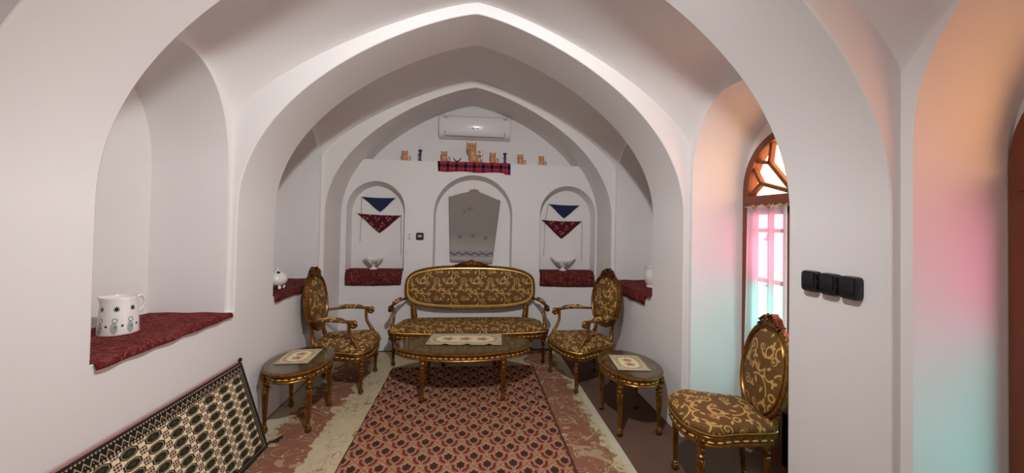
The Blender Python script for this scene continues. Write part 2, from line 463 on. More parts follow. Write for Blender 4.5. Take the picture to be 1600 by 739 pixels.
# ------------------------------------------------------------------ mesh helpers
def add_ring_faces(bm, A, B, closed=True):
    n = len(A); out = []
    for i in range(n if closed else n-1):
        j = (i+1) % n
        vs = [A[i], A[j], B[j], B[i]]
        u = []
        for v in vs:
            if v not in u: u.append(v)
        if len(u) >= 3:
            try: out.append(bm.faces.new(u))
            except ValueError: pass
    return out
def rings(bm, lists, closed=True, cap0=False, cap1=False):
    V = [[bm.verts.new(p) for p in L] for L in lists]
    for a, b in zip(V, V[1:]): add_ring_faces(bm, a, b, closed)
    if cap0: bm.faces.new(V[0][::-1])
    if cap1: bm.faces.new(V[-1])
    return V
def lathe(bm, prof, seg=24, at=(0, 0, 0), flute=None, sy=1.0):
    """prof: (radius, z); flute: (z0, z1, count, depth)"""
    L = []
    for r, z in prof:
        ring = []
        for i in range(seg):
            a = 2*pi*i/seg; k = r
            if flute and flute[0] <= z <= flute[1]: k = r*(1-flute[3]*(.5-.5*cos(flute[2]*a))**2)
            ring.append((at[0]+k*cos(a), at[1]+k*sin(a)*sy, at[2]+z))
        L.append(ring)
    rings(bm, L, cap0=True, cap1=True)
def tube(bm, pts, rad, seg=10, flat=1.0, caps=True, upv=(0, 0, 1)):
    """tube along pts; rad number or list; flat scales the section along the second axis"""
    pts = [Vector(p) for p in pts]; n = len(pts)
    if not isinstance(rad, (list, tuple)): rad = [rad]*n
    L = []; upv = Vector(upv)
    for i, p in enumerate(pts):
        t = (pts[min(i+1, n-1)]-pts[max(i-1, 0)]).normalized()
        s = t.cross(upv)
        if s.length < .05: s = t.cross(Vector((1, 0, 0)))
        s.normalize(); b = s.cross(t)
        L.append([p + s*cos(2*pi*k/seg)*rad[i] + b*sin(2*pi*k/seg)*rad[i]*flat for k in range(seg)])
    rings(bm, L, cap0=caps, cap1=caps)
def box(bm, x0, x1, y0, y1, z0, z1, bev=0):
    b = bmesh.new(); bmesh.ops.create_cube(b, size=1)
    for v in b.verts: v.co = Vector(((x0+x1)/2+v.co.x*(x1-x0), (y0+y1)/2+v.co.y*(y1-y0), (z0+z1)/2+v.co.z*(z1-z0)))
    if bev: bmesh.ops.bevel(b, geom=b.edges[:], offset=bev, segments=2, affect='EDGES', profile=.5)
    merge(bm, b)
def merge(bm, b, mat=None):
    me = bpy.data.meshes.new('tmp'); 
    if mat is not None: bmesh.ops.transform(b, matrix=mat, verts=b.verts[:])
    b.to_mesh(me); b.free(); bm.from_mesh(me); bpy.data.meshes.remove(me)
def ball(bm, c, r, seg=12, rot=None):
    if not isinstance(r, (tuple, list)): r = (r, r, r)
    b = bmesh.new(); bmesh.ops.create_uvsphere(b, u_segments=seg, v_segments=max(6, seg*2//3), radius=1)
    m = Matrix.Translation(c) @ (rot or Matrix.Identity(4)) @ Matrix.Diagonal((r[0], r[1], r[2], 1))
    merge(bm, b, m)
def spline(P, n=24):
    """Catmull-Rom through points (any dimension)"""
    P = [Vector(p) for p in P]; out = []; m = len(P)-1
    for i in range(m):
        a, b, c, d = P[max(i-1, 0)], P[i], P[i+1], P[min(i+2, m)]
        k = max(2, n//m)
        for j in range(k):
            t = j/k
            out.append(.5*((2*b)+(c-a)*t+(2*a-5*b+4*c-d)*t*t+(3*b-a-3*c+d)*t**3))
    out.append(P[-1]); return out
def lerp_list(vals, n):
    out = []
    for i in range(n):
        t = i/(n-1)*(len(vals)-1); k = min(int(t), len(vals)-2); out.append(vals[k]+(vals[k+1]-vals[k])*(t-k))
    return out
def loop_normals(L):
    n = len(L); out = []
    for i in range(n):
        dx = L[(i+1) % n][0]-L[i-1][0]; dy = L[(i+1) % n][1]-L[i-1][1]; l = math.hypot(dx, dy) or 1
        out.append((dy/l, -dx/l))
    return out                                          # outward for anticlockwise loops
def sweep_loop(bm, L, section, place):
    """closed loop L (2D), section list of (outward, lift); place(a, b, lift)->3D"""
    N = loop_normals(L)
    R = [[place(p[0]+n[0]*o, p[1]+n[1]*o, h) for p, n in zip(L, N)] for o, h in section]
    V = [[bm.verts.new(q) for q in r] for r in R]
    for i in range(len(V)): add_ring_faces(bm, V[i], V[(i+1) % len(V)])
def pad(bm, L, prof, place, centre=(0, 0)):
    """prof (scale, lift) from rim to centre"""
    cx, cy = centre
    R = [[place(cx+(p[0]-cx)*s, cy+(p[1]-cy)*s, h) for p in L] for s, h in prof if s > 1e-4]
    V = [[bm.verts.new(q) for q in r] for r in R]
    for a, b in zip(V, V[1:]): add_ring_faces(bm, a, b)
    c = bm.verts.new(place(cx, cy, prof[-1][1])); 
    for i in range(len(L)): bm.faces.new((V[-1][i], V[-1][(i+1) % len(L)], c))
def superloop(a, b, e, n=64):
    out = []
    for i in range(n):
        t = 2*pi*i/n; c, s = cos(t), sin(t)
        out.append((a*abs(c)**(2/e)*(1 if c >= 0 else -1), b*abs(s)**(2/e)*(1 if s >= 0 else -1)))
    return out
def evenloop(a, b, e, n=64):
    return [(p.x, p.y) for p in resample([(x, y, 0) for x, y in superloop(a, b, e, 720)], n)]
def resample(P, n, closed=True):
    P = [Vector(p) for p in P]; Q = P+[P[0]] if closed else P
    d = [0]
    for a, b in zip(Q, Q[1:]): d.append(d[-1]+(b-a).length)
    out = []; k = 0
    for i in range(n):
        t = d[-1]*i/(n if closed else n-1)
        while k < len(Q)-2 and d[k+1] < t: k += 1
        s = (t-d[k])/((d[k+1]-d[k]) or 1); out.append(Q[k].lerp(Q[k+1], min(max(s, 0), 1)))
    return out
def obj(name, bm, mat, parent=None, smooth=True, uvf=None, sharp=40, bevel=None):
    bmesh.ops.recalc_face_normals(bm, faces=bm.faces[:])
    if uvf:
        lay = bm.loops.layers.uv.new('UVMap')
        for f in bm.faces:
            for lp in f.loops: lp[lay].uv = uvf(lp.vert.co)
    me = bpy.data.meshes.new(name); bm.to_mesh(me); bm.free()
    if smooth:
        me.polygons.foreach_set('use_smooth', [True]*len(me.polygons)); me.set_sharp_from_angle(angle=radians(sharp))
    for m in (mat if isinstance(mat, list) else [mat]): me.materials.append(MAT[m] if isinstance(m, str) else m)
    o = bpy.data.objects.new(name, me); COL.objects.link(o)
    if parent: o.parent = parent
    if bevel:
        b = o.modifiers.new('bevel', 'BEVEL'); b.width = bevel; b.segments = 2; b.limit_method = 'ANGLE'; b.angle_limit = radians(40)
    return o
def tag(o, label, cat, group=None):
    o['label'] = label; o['category'] = cat
    if group: o['group'] = group
    return o
def thing(name, label, cat, loc=(0, 0, 0), rz=0, group=None):
    o = bpy.data.objects.new(name, None); COL.objects.link(o); o.empty_display_size = .1
    o.location = loc; o.rotation_euler = (0, 0, rz)
    return tag(o, label, cat, group)
def struct(o): o['kind'] = 'structure'; return o
def dup(o, parent=None):
    c = o.copy(); COL.objects.link(c)
    if parent: c.parent = parent
    for ch in list(o.children): dup(ch, c)
    return c

# ------------------------------------------------------------------ room shell
HW = 1.707                                        # half width of the room between the arch legs
FX = 1.75                                         # wall faces inside the bays lie a little further out
def arch_z(x): return 1.75+1.57*max(0, 1-(abs(x)/HW)**1.3)**.475
def vault_z(x): return 2.35+1.06*max(0, 1-(abs(x)/FX)**1.3)**.717
def arch_points():
    half = [(HW, z) for z in (0, .5, 1.0, 1.4, 1.75)]
    t = [HW*(1-(1-k/40)**2.2) for k in range(1, 41)][::-1]
    xs = [HW*sin(pi/2*(1-k/44)) for k in range(1, 44)]
    half += [(x, arch_z(x)) for x in xs]
    pts = half + [(0, arch_z(.02)+.002)] + [(-x, z) for x, z in half[::-1]]
    return pts
AP = arch_points()
def build_rib(Y0, Y1, name, lift=0.0):
    bm = bmesh.new()
    AP2 = [(x, z+(lift*(z-1.75)/1.57 if z > 1.75 else 0)) for x, z in AP]
    Q = [(x*1.36, z+(.55*(z-1.75)/1.57 if z > 1.75 else 0)) for x, z in AP]
    A = [[bm.verts.new((x, Y, z)) for x, z in P] for P, Y in ((AP, Y0), (Q, Y0), (Q, Y1), (AP2, Y1))]
    for i in range(4): add_ring_faces(bm, A[i], A[(i+1) % 4], closed=False)
    return struct(obj(name, bm, 'plaster', sharp=50, bevel=.007))
for i, (a, b) in enumerate(RIBS): build_rib(a, b, 'trim_%d' % (i+1), .05 if i == 0 else 0)

def crease(d, side):
    """height of the line where the vault meets the bay wall; d = offset from the bay centre / half length"""
    t = min(1, abs(d)); hi = 2.80 if side < 0 else 2.72; lo = 2.42 if side < 0 else 2.35
    return lo+(hi-lo)*(1-t**1.8)
def opening(side, zb, half, k=1.0):
    """arched opening curve (d, z) from bottom to bottom; k scales the rise"""
    hi = 2.745 if side < 0 else 2.68; sp = 2.02
    up_ = [(half, zb), (half, (zb+sp)/2), (half, sp)]
    for i in range(1, 17):
        a = pi/2*i/17; up_.append((half*cos(a)**.86, sp+(hi-sp)*k*sin(a)**.92))
    return up_+[(0, sp+(hi-sp)*k)]+[(-d, z) for d, z in up_[::-1]]
SILL = 1.02
NICHE_X = 2.25
def bay_wall(bm, Y0, Y1, side, kind):
    yc = (Y0+Y1)/2; h = (Y1-Y0)/2; zb = SILL if kind == 'niche' else 0.0
    op = opening(side, zb, h-.045)
    out = [(h+.03, zb)]+[((h+.03)*t, crease(t, side)+.035) for t in [1-2*k/48 for k in range(49)]]+[(-h-.03, zb)]
    N = 90
    a = resample([(d, z, 0) for d, z in op], N, False); b = resample([(d, z, 0) for d, z in out], N, False)
    # keep corners of the outer path
    A = [bm.verts.new((side*FX, yc+p.x, p.y)) for p in a]; B = [bm.verts.new((side*FX, yc+p.x, p.y)) for p in b]
    add_ring_faces(bm, A, B, False)
    xb = NICHE_X if kind == 'niche' else WIN_X
    ob = opening(side, zb, h-.05, .92 if kind == 'niche' else .80)
    c = resample([(d, z, 0) for d, z in ob], N, False)
    C = [bm.verts.new((side*xb, yc+p.x, p.y)) for p in c]
    A2 = [bm.verts.new(v.co) for v in A]
    K = 6; prev = A2
    for k in range(1, K+1):
        cur = C if k == K else [bm.verts.new(p.co.lerp(q.co, k/K)) for p, q in zip(A2, C)]
        add_ring_faces(bm, prev, cur, False); prev = cur
    C2 = [bm.verts.new(v.co) for v in C]
    if kind == 'niche':
        m = bm.verts.new((side*xb, yc, 1.8)); bt = bm.verts.new((side*xb, yc, zb))
        for i in range(N-1): bm.faces.new((C2[i], C2[i+1], m))
        bm.faces.new((C2[0], m, bt)); bm.faces.new((m, C2[-1], bt))
        q = [bm.verts.new(p) for p in ((side*HW, Y0-.04, zb), (side*HW, Y1+.04, zb), (side*(xb+.01), Y1+.04, zb), (side*(xb+.01), Y0-.04, zb))]; bm.faces.new(q)
    else:
        w = resample([(d, z, 0) for d, z in window_curve(.445)], N, False)
        D = [bm.verts.new((side*xb, yc+p.x, p.y)) for p in w]
        add_ring_faces(bm, C2, D, False)
def window_curve(half, dz=0.0, zb=0.0):
    up_ = [(half, zb), (half, 1.0), (half, 1.95)]
    for i in range(1, 15):
        a = pi/2*i/15; up_.append((half*cos(a)**.95, 1.95+(.475-dz)*sin(a)**.86))
    return up_+[(0, 1.95+.475-dz)]+[(-d, z) for d, z in up_[::-1]]
for side, nm in ((-1, 'wall_left'), (1, 'wall_right')):
    bm = bmesh.new()
    for i, (a, b) in enumerate(BAYS): bay_wall(bm, a, b, side, 'niche' if (side < 0 or i == 0) else 'window')
    # plain wall below the sills, running past the arch legs
    e0, e1 = (-1.2, 5.19) if side < 0 else (3.0, 5.19)
    xw = side*(HW-.0004)
    P_ = [(xw, e0, 0), (xw, e1, 0), (xw, e1, SILL), (xw, e0, SILL)]
    q = [bm.verts.new(p) for p in P_]; bm.faces.new(q[:4])
    struct(obj(nm, bm, 'plaster', sharp=45))
# vaults
bm = bmesh.new()
for (Y0, Y1) in BAYS:
    yc = (Y0+Y1)/2; h = (Y1-Y0)/2
    xs = [FX*sin(pi/2*(k/30-1)) if k <= 60 else 0 for k in range(61)]
    grid = []
    for j in range(49):
        d = -1+2*j/48; row = []
        for x in xs:
            s_ = -1 if x < 0 else 1; t = abs(x)/FX
            row.append(bm.verts.new((x, yc+d*h, vault_z(x)+(crease(d, s_)-2.35)*t**3)))
        grid.append(row)
    for a, b in zip(grid, grid[1:]): add_ring_faces(bm, a, b, False)
struct(obj('ceiling', bm, 'plaster', sharp=80))
bm = bmesh.new(); q = [bm.verts.new(p) for p in ((-2.6, -1.6, 0), (2.6, -1.6, 0), (2.6, 5.8, 0), (-2.6, 5.8, 0))]; bm.faces.new(q)
struct(obj('floor', bm, 'floor'))
bm = bmesh.new(); box(bm, -2.4, 2.4, -1.35, -1.2, 0, 3.8)
struct(obj('wall_rear', bm, 'plaster'))

# back wall with three arched niches and the ledge
YB, LEDGE, YL, NB = 5.19, 2.50, 5.50, 5.39
BSILL = 1.04
def niche_loop(x0, x1, zb, zt, n=28, rise=1.0):
    r = (x1-x0)/2; c = (x0+x1)/2; rz = r*rise
    return [(x0, zb), (x1, zb)]+[(c+r*cos(pi*k/n), zt-rz+rz*sin(pi*k/n)) for k in range(n+1)]
NICHES = [(-1.64, -.90, BSILL, 2.215), (-.525, .525, BSILL, 2.33), (.905, 1.68, BSILL, 2.22)]
bm = bmesh.new()
def loop_edges(pts, y):
    V = [bm.verts.new((x, y, z)) for x, z in pts]
    return V, [bm.edges.new((V[i], V[(i+1) % len(V)])) for i in range(len(V))]
allE = loop_edges([(-1.75, 0), (1.75, 0), (1.75, LEDGE), (-1.75, LEDGE)], YB)[1]
holes = []
for n in NICHES:
    V, Ee = loop_edges(niche_loop(*n), YB); allE += Ee; holes.append([v.co.copy() for v in V])
bmesh.ops.triangle_fill(bm, edges=allE, use_beauty=True, use_dissolve=False)
for n, hole in zip(NICHES, holes):
    x0, x1, zb, zt = n
    A = [bm.verts.new(c) for c in hole]
    back = niche_loop(x0+.012, x1-.012, zb, zt-.045)
    B = [bm.verts.new((x, NB, z)) for x, z in back]; add_ring_faces(bm, A, B)
    bm.faces.new([bm.verts.new(v.co) for v in B])
q = [bm.verts.new(p) for p in ((-1.75, YB, LEDGE), (1.75, YB, LEDGE), (1.75, YL, LEDGE), (-1.75, YL, LEDGE))]; bm.faces.new(q)
q = [bm.verts.new(p) for p in ((-1.75, YL-.003, LEDGE), (1.75, YL-.003, LEDGE), (1.75, YL-.003, 3.7), (-1.75, YL-.003, 3.7))]; bm.faces.new(q)
struct(obj('wall_back', bm, 'plaster', sharp=35))

# windows: arched timber frame, fanlight of spokes and forks, two glazed leaves
def bar2(bm, p, q, w, x0, x1):
    """flat bar in the window plane between (d,z) points"""
    p = Vector((p[0], p[1])); q = Vector((q[0], q[1])); t = (q-p).normalized(); n = Vector((-t.y, t.x))*w/2
    c = [p-n, p+n, q+n, q-n]
    rings(bm, [[(x0, k.x, k.y) for k in c], [(x1, k.x, k.y) for k in c]], cap0=True, cap1=True)
def make_window(idx, yc):
    root = bpy.data.objects.new('window_%d' % idx, None); COL.objects.link(root); root.location = (WIN_X, yc, 0); struct(root)
    bm = bmesh.new()
    o = window_curve(.47); i_ = window_curve(.415, .055)
    for x in (0,):
        lst = [[(-.022, d, z) for d, z in o], [(-.022, d, z) for d, z in i_], [(.06, d, z) for d, z in i_], [(.06, d, z) for d, z in o]]
        V = [[bm.verts.new(p) for p in L] for L in lst]
        for k in range(4): add_ring_faces(bm, V[k], V[(k+1) % 4], False)
    box(bm, -.035, .06, -.44, .44, 1.865, 1.945, .004)
    box(bm, -.01, .06, -.44, .44, 0, .05)
    obj('window_frame', bm, 'frame', root, sharp=30)
    # fanlight
    bm = bmesh.new(); hub = (0, 1.95)
    ends = []
    for a, r in ((17, .315), (48, .325), (132, .325), (163, .315)):
        e = (hub[0]+r*cos(radians(a)), hub[1]+r*sin(radians(a))*.98); ends.append(e); bar2(bm, hub, e, .028, -.005, .03)
    def out(a, r): return (hub[0]+r*cos(radians(a)), hub[1]+r*sin(radians(a)))
    for e, a1, r1, a2, r2_ in ((ends[0], 1, .41, 29, .43), (ends[1], 38, .43, 63, .43), (ends[2], 142, .43, 117, .43), (ends[3], 179, .41, 151, .43)):
        bar2(bm, e, out(a1, r1), .026, -.005, .03); bar2(bm, e, out(a2, r2_), .026, -.005, .03)
    obj('fanlight_bars', bm, 'frame', root, sharp=30)
    bm = bmesh.new(); f = [(d, z) for d, z in window_curve(.42, .05) if z >= 1.94]
    bm.faces.new([bm.verts.new((.012, d, z)) for d, z in f]); obj('fanlight_glass', bm, 'amber', root, smooth=False)
    for s in (-1, 1):
        d0, d1 = (.012, .412) if s > 0 else (-.412, -.012)
        bm = bmesh.new()
        box(bm, -.02, .035, d0, d0+.05, .05, 1.862, .003); box(bm, -.02, .035, d1-.05, d1, .05, 1.862, .003)
        box(bm, -.02, .035, d0, d1, 1.80, 1.862, .003); box(bm, -.02, .035, d0, d1, .05, .42, .003)
        box(bm, -.026, -.015, d0+.07, d1-.07, .12, .36, .004)
        for z in (1.68, 1.30, .86): box(bm, -.005, .028, d0+.04, d1-.04, z-.014, z+.014)
        m = (d0+d1)/2; box(bm, -.005, .028, m-.012, m+.012, .42, 1.81)
        leaf = obj('window_leaf', bm, 'frame', root, sharp=30)
        for nm, z0, z1 in (('pink', 1.295, 1.805), ('turquoise', .415, 1.295)):
            bm = bmesh.new(); bm.faces.new([bm.verts.new((.01, d, z)) for d, z in ((d0+.04, z0), (d1-.04, z0), (d1-.04, z1), (d0+.04, z1))])
            obj(nm+'_glass', bm, nm, leaf, smooth=False)
    return root
for k in (1, 2, 3): make_window(k, sum(BAYS[k])/2)
YW = sum(BAYS[1])/2

# ------------------------------------------------------------------ floor coverings
def slab(x0, x1, y0, y1, z0, t, wob=0, n=24):
    bm = bmesh.new(); top = []; N = 4*n
    per = []
    for i in range(n): per.append((x0+(x1-x0)*i/n, y0))
    for i in range(n): per.append((x1, y0+(y1-y0)*i/n))
    for i in range(n): per.append((x1-(x1-x0)*i/n, y1))
    for i in range(n): per.append((x0, y1-(y1-y0)*i/n))
    per = [(x+random.uniform(-wob, wob), y+random.uniform(-wob, wob)) for x, y in per]
    V = rings(bm, [[(x, y, z0) for x, y in per], [(x, y, z0+t) for x, y in per]])
    bm.faces.new(V[1]); bm.faces.new(V[0][::-1]); return bm
tag(obj('persian_carpet', slab(-1.69, 1.155, .25, 5.12, .0, .006, .002), 'carpet', smooth=False), 'large cream and rose floral carpet covering most of the floor', 'carpet')
bm = slab(-.885, .745, .6, 4.565, .006, .007, .003, 40)
tag(obj('runner_rug', bm, 'runner', smooth=False), 'tan and red rug of dark palmettes in diamonds under the coffee table', 'rug')

# ------------------------------------------------------------------ furniture
def leg_mesh(bm, x, y, h, block=None, r=.024, rake=(0, 0), seg=28):
    """turned fluted leg from the floor to height h, square block on top"""
    b = bmesh.new(); H0 = h
    pr = [(.006, 0), (.010, .0), (.013, .006), (.022, .012), (.026, .025), (.022, .040), (.013, .046), (.0175, .051), (.0175, .057), (.0125, .062), (.0135, .066)]
    f0, f1 = .070, H0-.085
    for k in range(9): pr.append((.0135+(r-.0145)*k/8, f0+(f1-f0)*k/8))
    pr += [(r*.62, H0-.080), (r*.72, H0-.075), (r*1.02, H0-.066), (r*1.02, H0-.058), (r*.7, H0-.050), (r*.72, H0-.045), (r*1.0, H0-.030), (r*.98, H0-.016), (r*.74, H0-.008), (r*.9, H0-.004), (r*.9, H0)]
    lathe(b, pr, seg, flute=(f0, f1, 7, .30))
    if block:
        s, z1 = block; box(b, -s, s, -s, s, H0-.002, z1, .004)
        for a in (0, pi/2, pi, 3*pi/2):
            ball(b, (cos(a)*s, sin(a)*s, (H0+z1)/2), (.012, .012, .012), 8)
            for q in range(6): ball(b, (cos(a)*(s+.002)-sin(a)*.012*cos(q), sin(a)*(s+.002)+cos(a)*.012*cos(q), (H0+z1)/2+.012*sin(q)), .005, 6)
    for v in b.verts:
        k = 1-v.co.z/max(h, .01)
        if k > 0: v.co.x += rake[0]*k; v.co.y += rake[1]*k
    bmesh.ops.translate(b, vec=(x, y, 0), verts=b.verts[:]); merge(bm, b)
def seat_outline(wf, wb, yf, yb, bow=.045, n=96):
    """anticlockwise seat outline; wf, wb half widths at front and back"""
    P = []
    c = [(-wb, yb), (-wb*.5, yb+.012), (wb*.5, yb+.012), (wb, yb)]
    left = [(-wb, yb), (-(wb+(wf-wb)*.55), yb+(yf-yb)*.5), (-wf, yf+.085), (-wf+.035, yf+.016)]
    front = [(-wf*.55, yf-bow*.72), (0, yf-bow), (wf*.55, yf-bow*.72)]
    rightp = [(wf-.035, yf+.016), (wf, yf+.085), (wb+(wf-wb)*.55, yb+(yf-yb)*.5), (wb, yb)]
    loop = left+front+rightp+[(wb*.5, yb+.012), (-wb*.5, yb+.012)]
    sm = spline([(x, y, 0) for x, y in loop]+[(left[0][0], left[0][1], 0)], 130)[:-1]
    return [(p.x, p.y) for p in resample(sm, n)]
def seat_parts(root, L, z0, z1, centre, dome=.055, rise=.05):
    P = lambda a, b, h: (a, b, h)
    bm = bmesh.new()
    sec = [(-.03, z0), (-.004, z0), (.004, z0+.006), (.004, z0+.016), (-.004, z0+.022), (-.002, z0+.03), (-.002, z1-.028), (-.004, z1-.022), (.006, z1-.016), (.008, z1-.006), (.003, z1), (-.03, z1)]
    sweep_loop(bm, L, sec, P)
    nf = len(bm.faces)                                  # then a row of small raised leaves along the rail
    R = resample([(x, y, 0) for x, y in L], int(sum(math.hypot(L[i][0]-L[i-1][0], L[i][1]-L[i-1][1]) for i in range(len(L)))/.055))
    N = loop_normals([(p.x, p.y) for p in R])
    for p, n in zip(R, N):
        a = math.atan2(n[1], n[0]); ball(bm, (p.x, p.y, (z0+z1)/2), (.006, .020, .0065), 8, Matrix.Rotation(a, 4, 'Z'))
    for k, f in enumerate(bm.faces): f.material_index = 1 if k >= nf else 0
    obj('seat_rail', bm, ['gilt', 'gilt_bright'], root)
    zt = z1+rise+dome
    bm = bmesh.new()
    pad(bm, L, [(.99, z1), (1.012, z1+rise*.35), (1.012, z1+rise*.8), (.985, z1+rise*1.05), (.94, z1+rise+dome*.30), (.86, z1+rise+dome*.55), (.72, z1+rise+dome*.78), (.52, z1+rise+dome*.92), (.28, zt-.002), (0, zt)], P, centre)
    cx, cy = centre
    def uvf(c):
        d = Vector((c.x-cx, c.y-cy)); l = d.length or 1; k = (zt-c.z)*1.0*min(1, l/.2)
        return (c.x+d.x/l*k, c.y+d.y/l*k)
    obj('seat_cushion', bm, 'fabric', root, uvf=uvf, sharp=80)
    bm = bmesh.new(); n = int(len(L)*2)
    R = resample([(x, y, 0) for x, y in L], 3*n)
    V = []
    N = loop_normals([(p.x, p.y) for p in R]); K = 6
    rr = [[] for _ in range(K)]
    for i, (p, nn) in enumerate(zip(R, N)):
        r = .0042+.0026*abs(sin(pi*i/3))
        for k in range(K):
            a = 2*pi*k/K; rr[k].append((p.x+nn[0]*(.010+r*cos(a)), p.y+nn[1]*(.010+r*cos(a)), z1+.012+r*sin(a)))
    V = [[bm.verts.new(q) for q in r] for r in rr]
    for k in range(K): add_ring_faces(bm, V[k], V[(k+1) % K])
    obj('nail_trim', bm, 'brass', root)
def back_parts(root, L, zc, yfun, crest_w, crest_h, zt, moulding='gilt'):
    """framed upholstered back; L loop in (x, z-zc)"""
    P = lambda a, b, h: (a, yfun(b+zc)-h, b+zc)
    bm = bmesh.new()
    sec = [(-.036, -.018), (-.036, .012), (-.030, .020), (-.022, .017), (-.016, .026), (-.006, .030), (.004, .024), (.007, .012), (.004, -.016), (-.012, -.022)]
    sweep_loop(bm, L, sec, P)
    bf = obj('back_frame', bm, 'gilt', root)
    mo = [(x+n[0]*-.028, z+n[1]*-.028) for (x, z), n in zip(L, loop_normals(L))]
    bm = bmesh.new(); sweep_loop(bm, mo, ([(-.010, .012), (-.010, .034), (-.002, .042), (.008, .040), (.012, .016)] if moulding != 'gilt' else [(-.007, .012), (-.006, .026), (0, .033), (.006, .028), (.008, .014)]), P)
    obj('inner_moulding', bm, moulding, bf)
    # roped bead on the frame's outer edge
    bm = bmesh.new(); R = resample([(x, z, 0) for x, z in L], 3*len(L)); N = loop_normals([(p.x, p.y) for p in R]); K = 6
    rr = [[] for _ in range(K)]
    for i, (p, n) in enumerate(zip(R, N)):
        r = .0055+.0032*sin(2*pi*i/4)
        for k in range(K):
            a = 2*pi*k/K; rr[k].append(P(p.x+n[0]*(.006+r*cos(a)), p.y+n[1]*(.006+r*cos(a)), .014+r*sin(a)))
    V = [[bm.verts.new(q) for q in r] for r in rr]
    for k in range(K): add_ring_faces(bm, V[k], V[(k+1) % K])
    obj('roped_edge', bm, 'gilt_dark', bf)
    inner = [(x+n[0]*-.030, z+n[1]*-.030) for (x, z), n in zip(L, loop_normals(L))]
    bm = bmesh.new()
    pad(bm, inner, [(1.0, .004), (.985, .014), (.95, .022), (.85, .032), (.65, .040), (.35, .045), (0, .046)], P)
    pad(bm, inner, [(1.0, -.008), (.9, -.012), (.5, -.016), (0, -.018)], P)
    obj('back_cushion', bm, 'fabric', root, uvf=lambda c: (c.x+.05, c.z+.03), sharp=80)
    # carved crest
    bm = bmesh.new(); n = 30; lo = []; hi = []
    for k in range(n+1):
        t = -1+2*k/n; x = crest_w*t
        # top of the frame at this x
        zz = max((z for xx, z in L if abs(xx-x) < .03 and z > 0), default=0)+zc
        lo.append((x, zz-.012)); hi.append((x, max(zz+.010, zz+crest_h*(.5+.5*cos(pi*t))**.8*(1+.10*cos(9*t*pi/2)))))
    f = lambda x, z, h: (x, yfun(z)-h, z)
    rings(bm, [[f(x, z, -.016) for x, z in lo], [f(x, z, .030) for x, z in lo], [f(x, (z+q[1])/2, .044) for (x, z), q in zip(lo, hi)], [f(x, z, .028) for x, z in hi], [f(x, z, -.014) for x, z in hi]], closed=False)
    cz = lo[n//2][1]; ct = hi[n//2][1]
    for s in (-1, 1):                                     # scrolls and petals
        sp = []
        for k in range(26):
            a = k/25*3.6*pi/2*1.25; r = crest_w*.15*(1-k/30); sp.append(f(s*(crest_w*.20+r*cos(a)), cz+(ct-cz)*.45+r*.8*sin(a), .046))
        tube(bm, sp, lerp_list([.004, .0055, .003], 26), 6)
        for q in range(4):
            ball(bm, f(s*crest_w*(.45+.13*q), cz+.010+(ct-cz)*(.55-.14*q), .036), (crest_w*.075, .012, .010), 8, Matrix.Rotation(s*(.5+.1*q), 4, 'Y'))
    for q in range(5):
        a = pi*(.1+.8*q/4); ball(bm, f(cos(a)*crest_w*.12, cz+(ct-cz)*.55+sin(a)*(ct-cz)*.34, .044), (crest_w*.05, .010, (ct-cz)*.20), 8, Matrix.Rotation(pi/2-a, 4, 'Y'))
    ball(bm, f(0, cz+(ct-cz)*.48, .046), (.014, .012, .014), 10)
    obj('carved_crest', bm, 'gilt_dark', root)
def armrest(root, s, back, front, foot, pad_r=.027, dark='gilt'):
    """arm from the back frame to a scroll end, on a curved support; back/front/foot for the right side (s=+1)"""
    B = Vector((s*back[0], back[1], back[2])); F = Vector((s*front[0], front[1], front[2])); T = Vector((s*foot[0], foot[1], foot[2]))
    bm = bmesh.new(); mid = (B+F)/2
    p = spline([B, B.lerp(F, .25)+Vector((s*.012, 0, .006)), mid+Vector((s*.018, 0, .012)), B.lerp(F, .8)+Vector((s*.008, 0, .006)), F], 24)
    tube(bm, p, lerp_list([.016, .016, .017, .018, .020], len(p)), 12, .85)
    d = (F-B).normalized(); sp = []
    for k in range(22):                                   # rolled hand-hold
        a = pi/2-k/21*2.6*pi; r = .026*(1-.55*k/21); sp.append(F+d*(.010+r*cos(a))+Vector((0, 0, -.026+r*sin(a)+.004)))
    tube(bm, sp, lerp_list([.019, .020, .016], 22), 10)
    a_ = obj('armrest', bm, dark, root)
    bm = bmesh.new(); q = [x+Vector((0, 0, .010)) for x in p[6:-5]]
    tube(bm, q, [pad_r*(.35+.65*min(1, sin(pi*i/(len(q)-1))*2.2)) for i in range(len(q))], 14, .9)
    obj('arm_pad', bm, 'armpad', a_, uvf=lambda c: (c.x+c.y*.9, c.z*1.2+c.x*.3), sharp=80)
    bm = bmesh.new()
    st = F-d*.035+Vector((0, 0, -.012))
    k1 = st.lerp(T, .35)+Vector((0, 0, .0))-d*.030; k2 = st.lerp(T, .72)+d*.000
    p = spline([st, k1, k2, T], 22)
    tube(bm, p, lerp_list([.018, .015, .017, .022, .026], len(p)), 12, 1.0)
    obj('arm_support', bm, 'gilt', root)
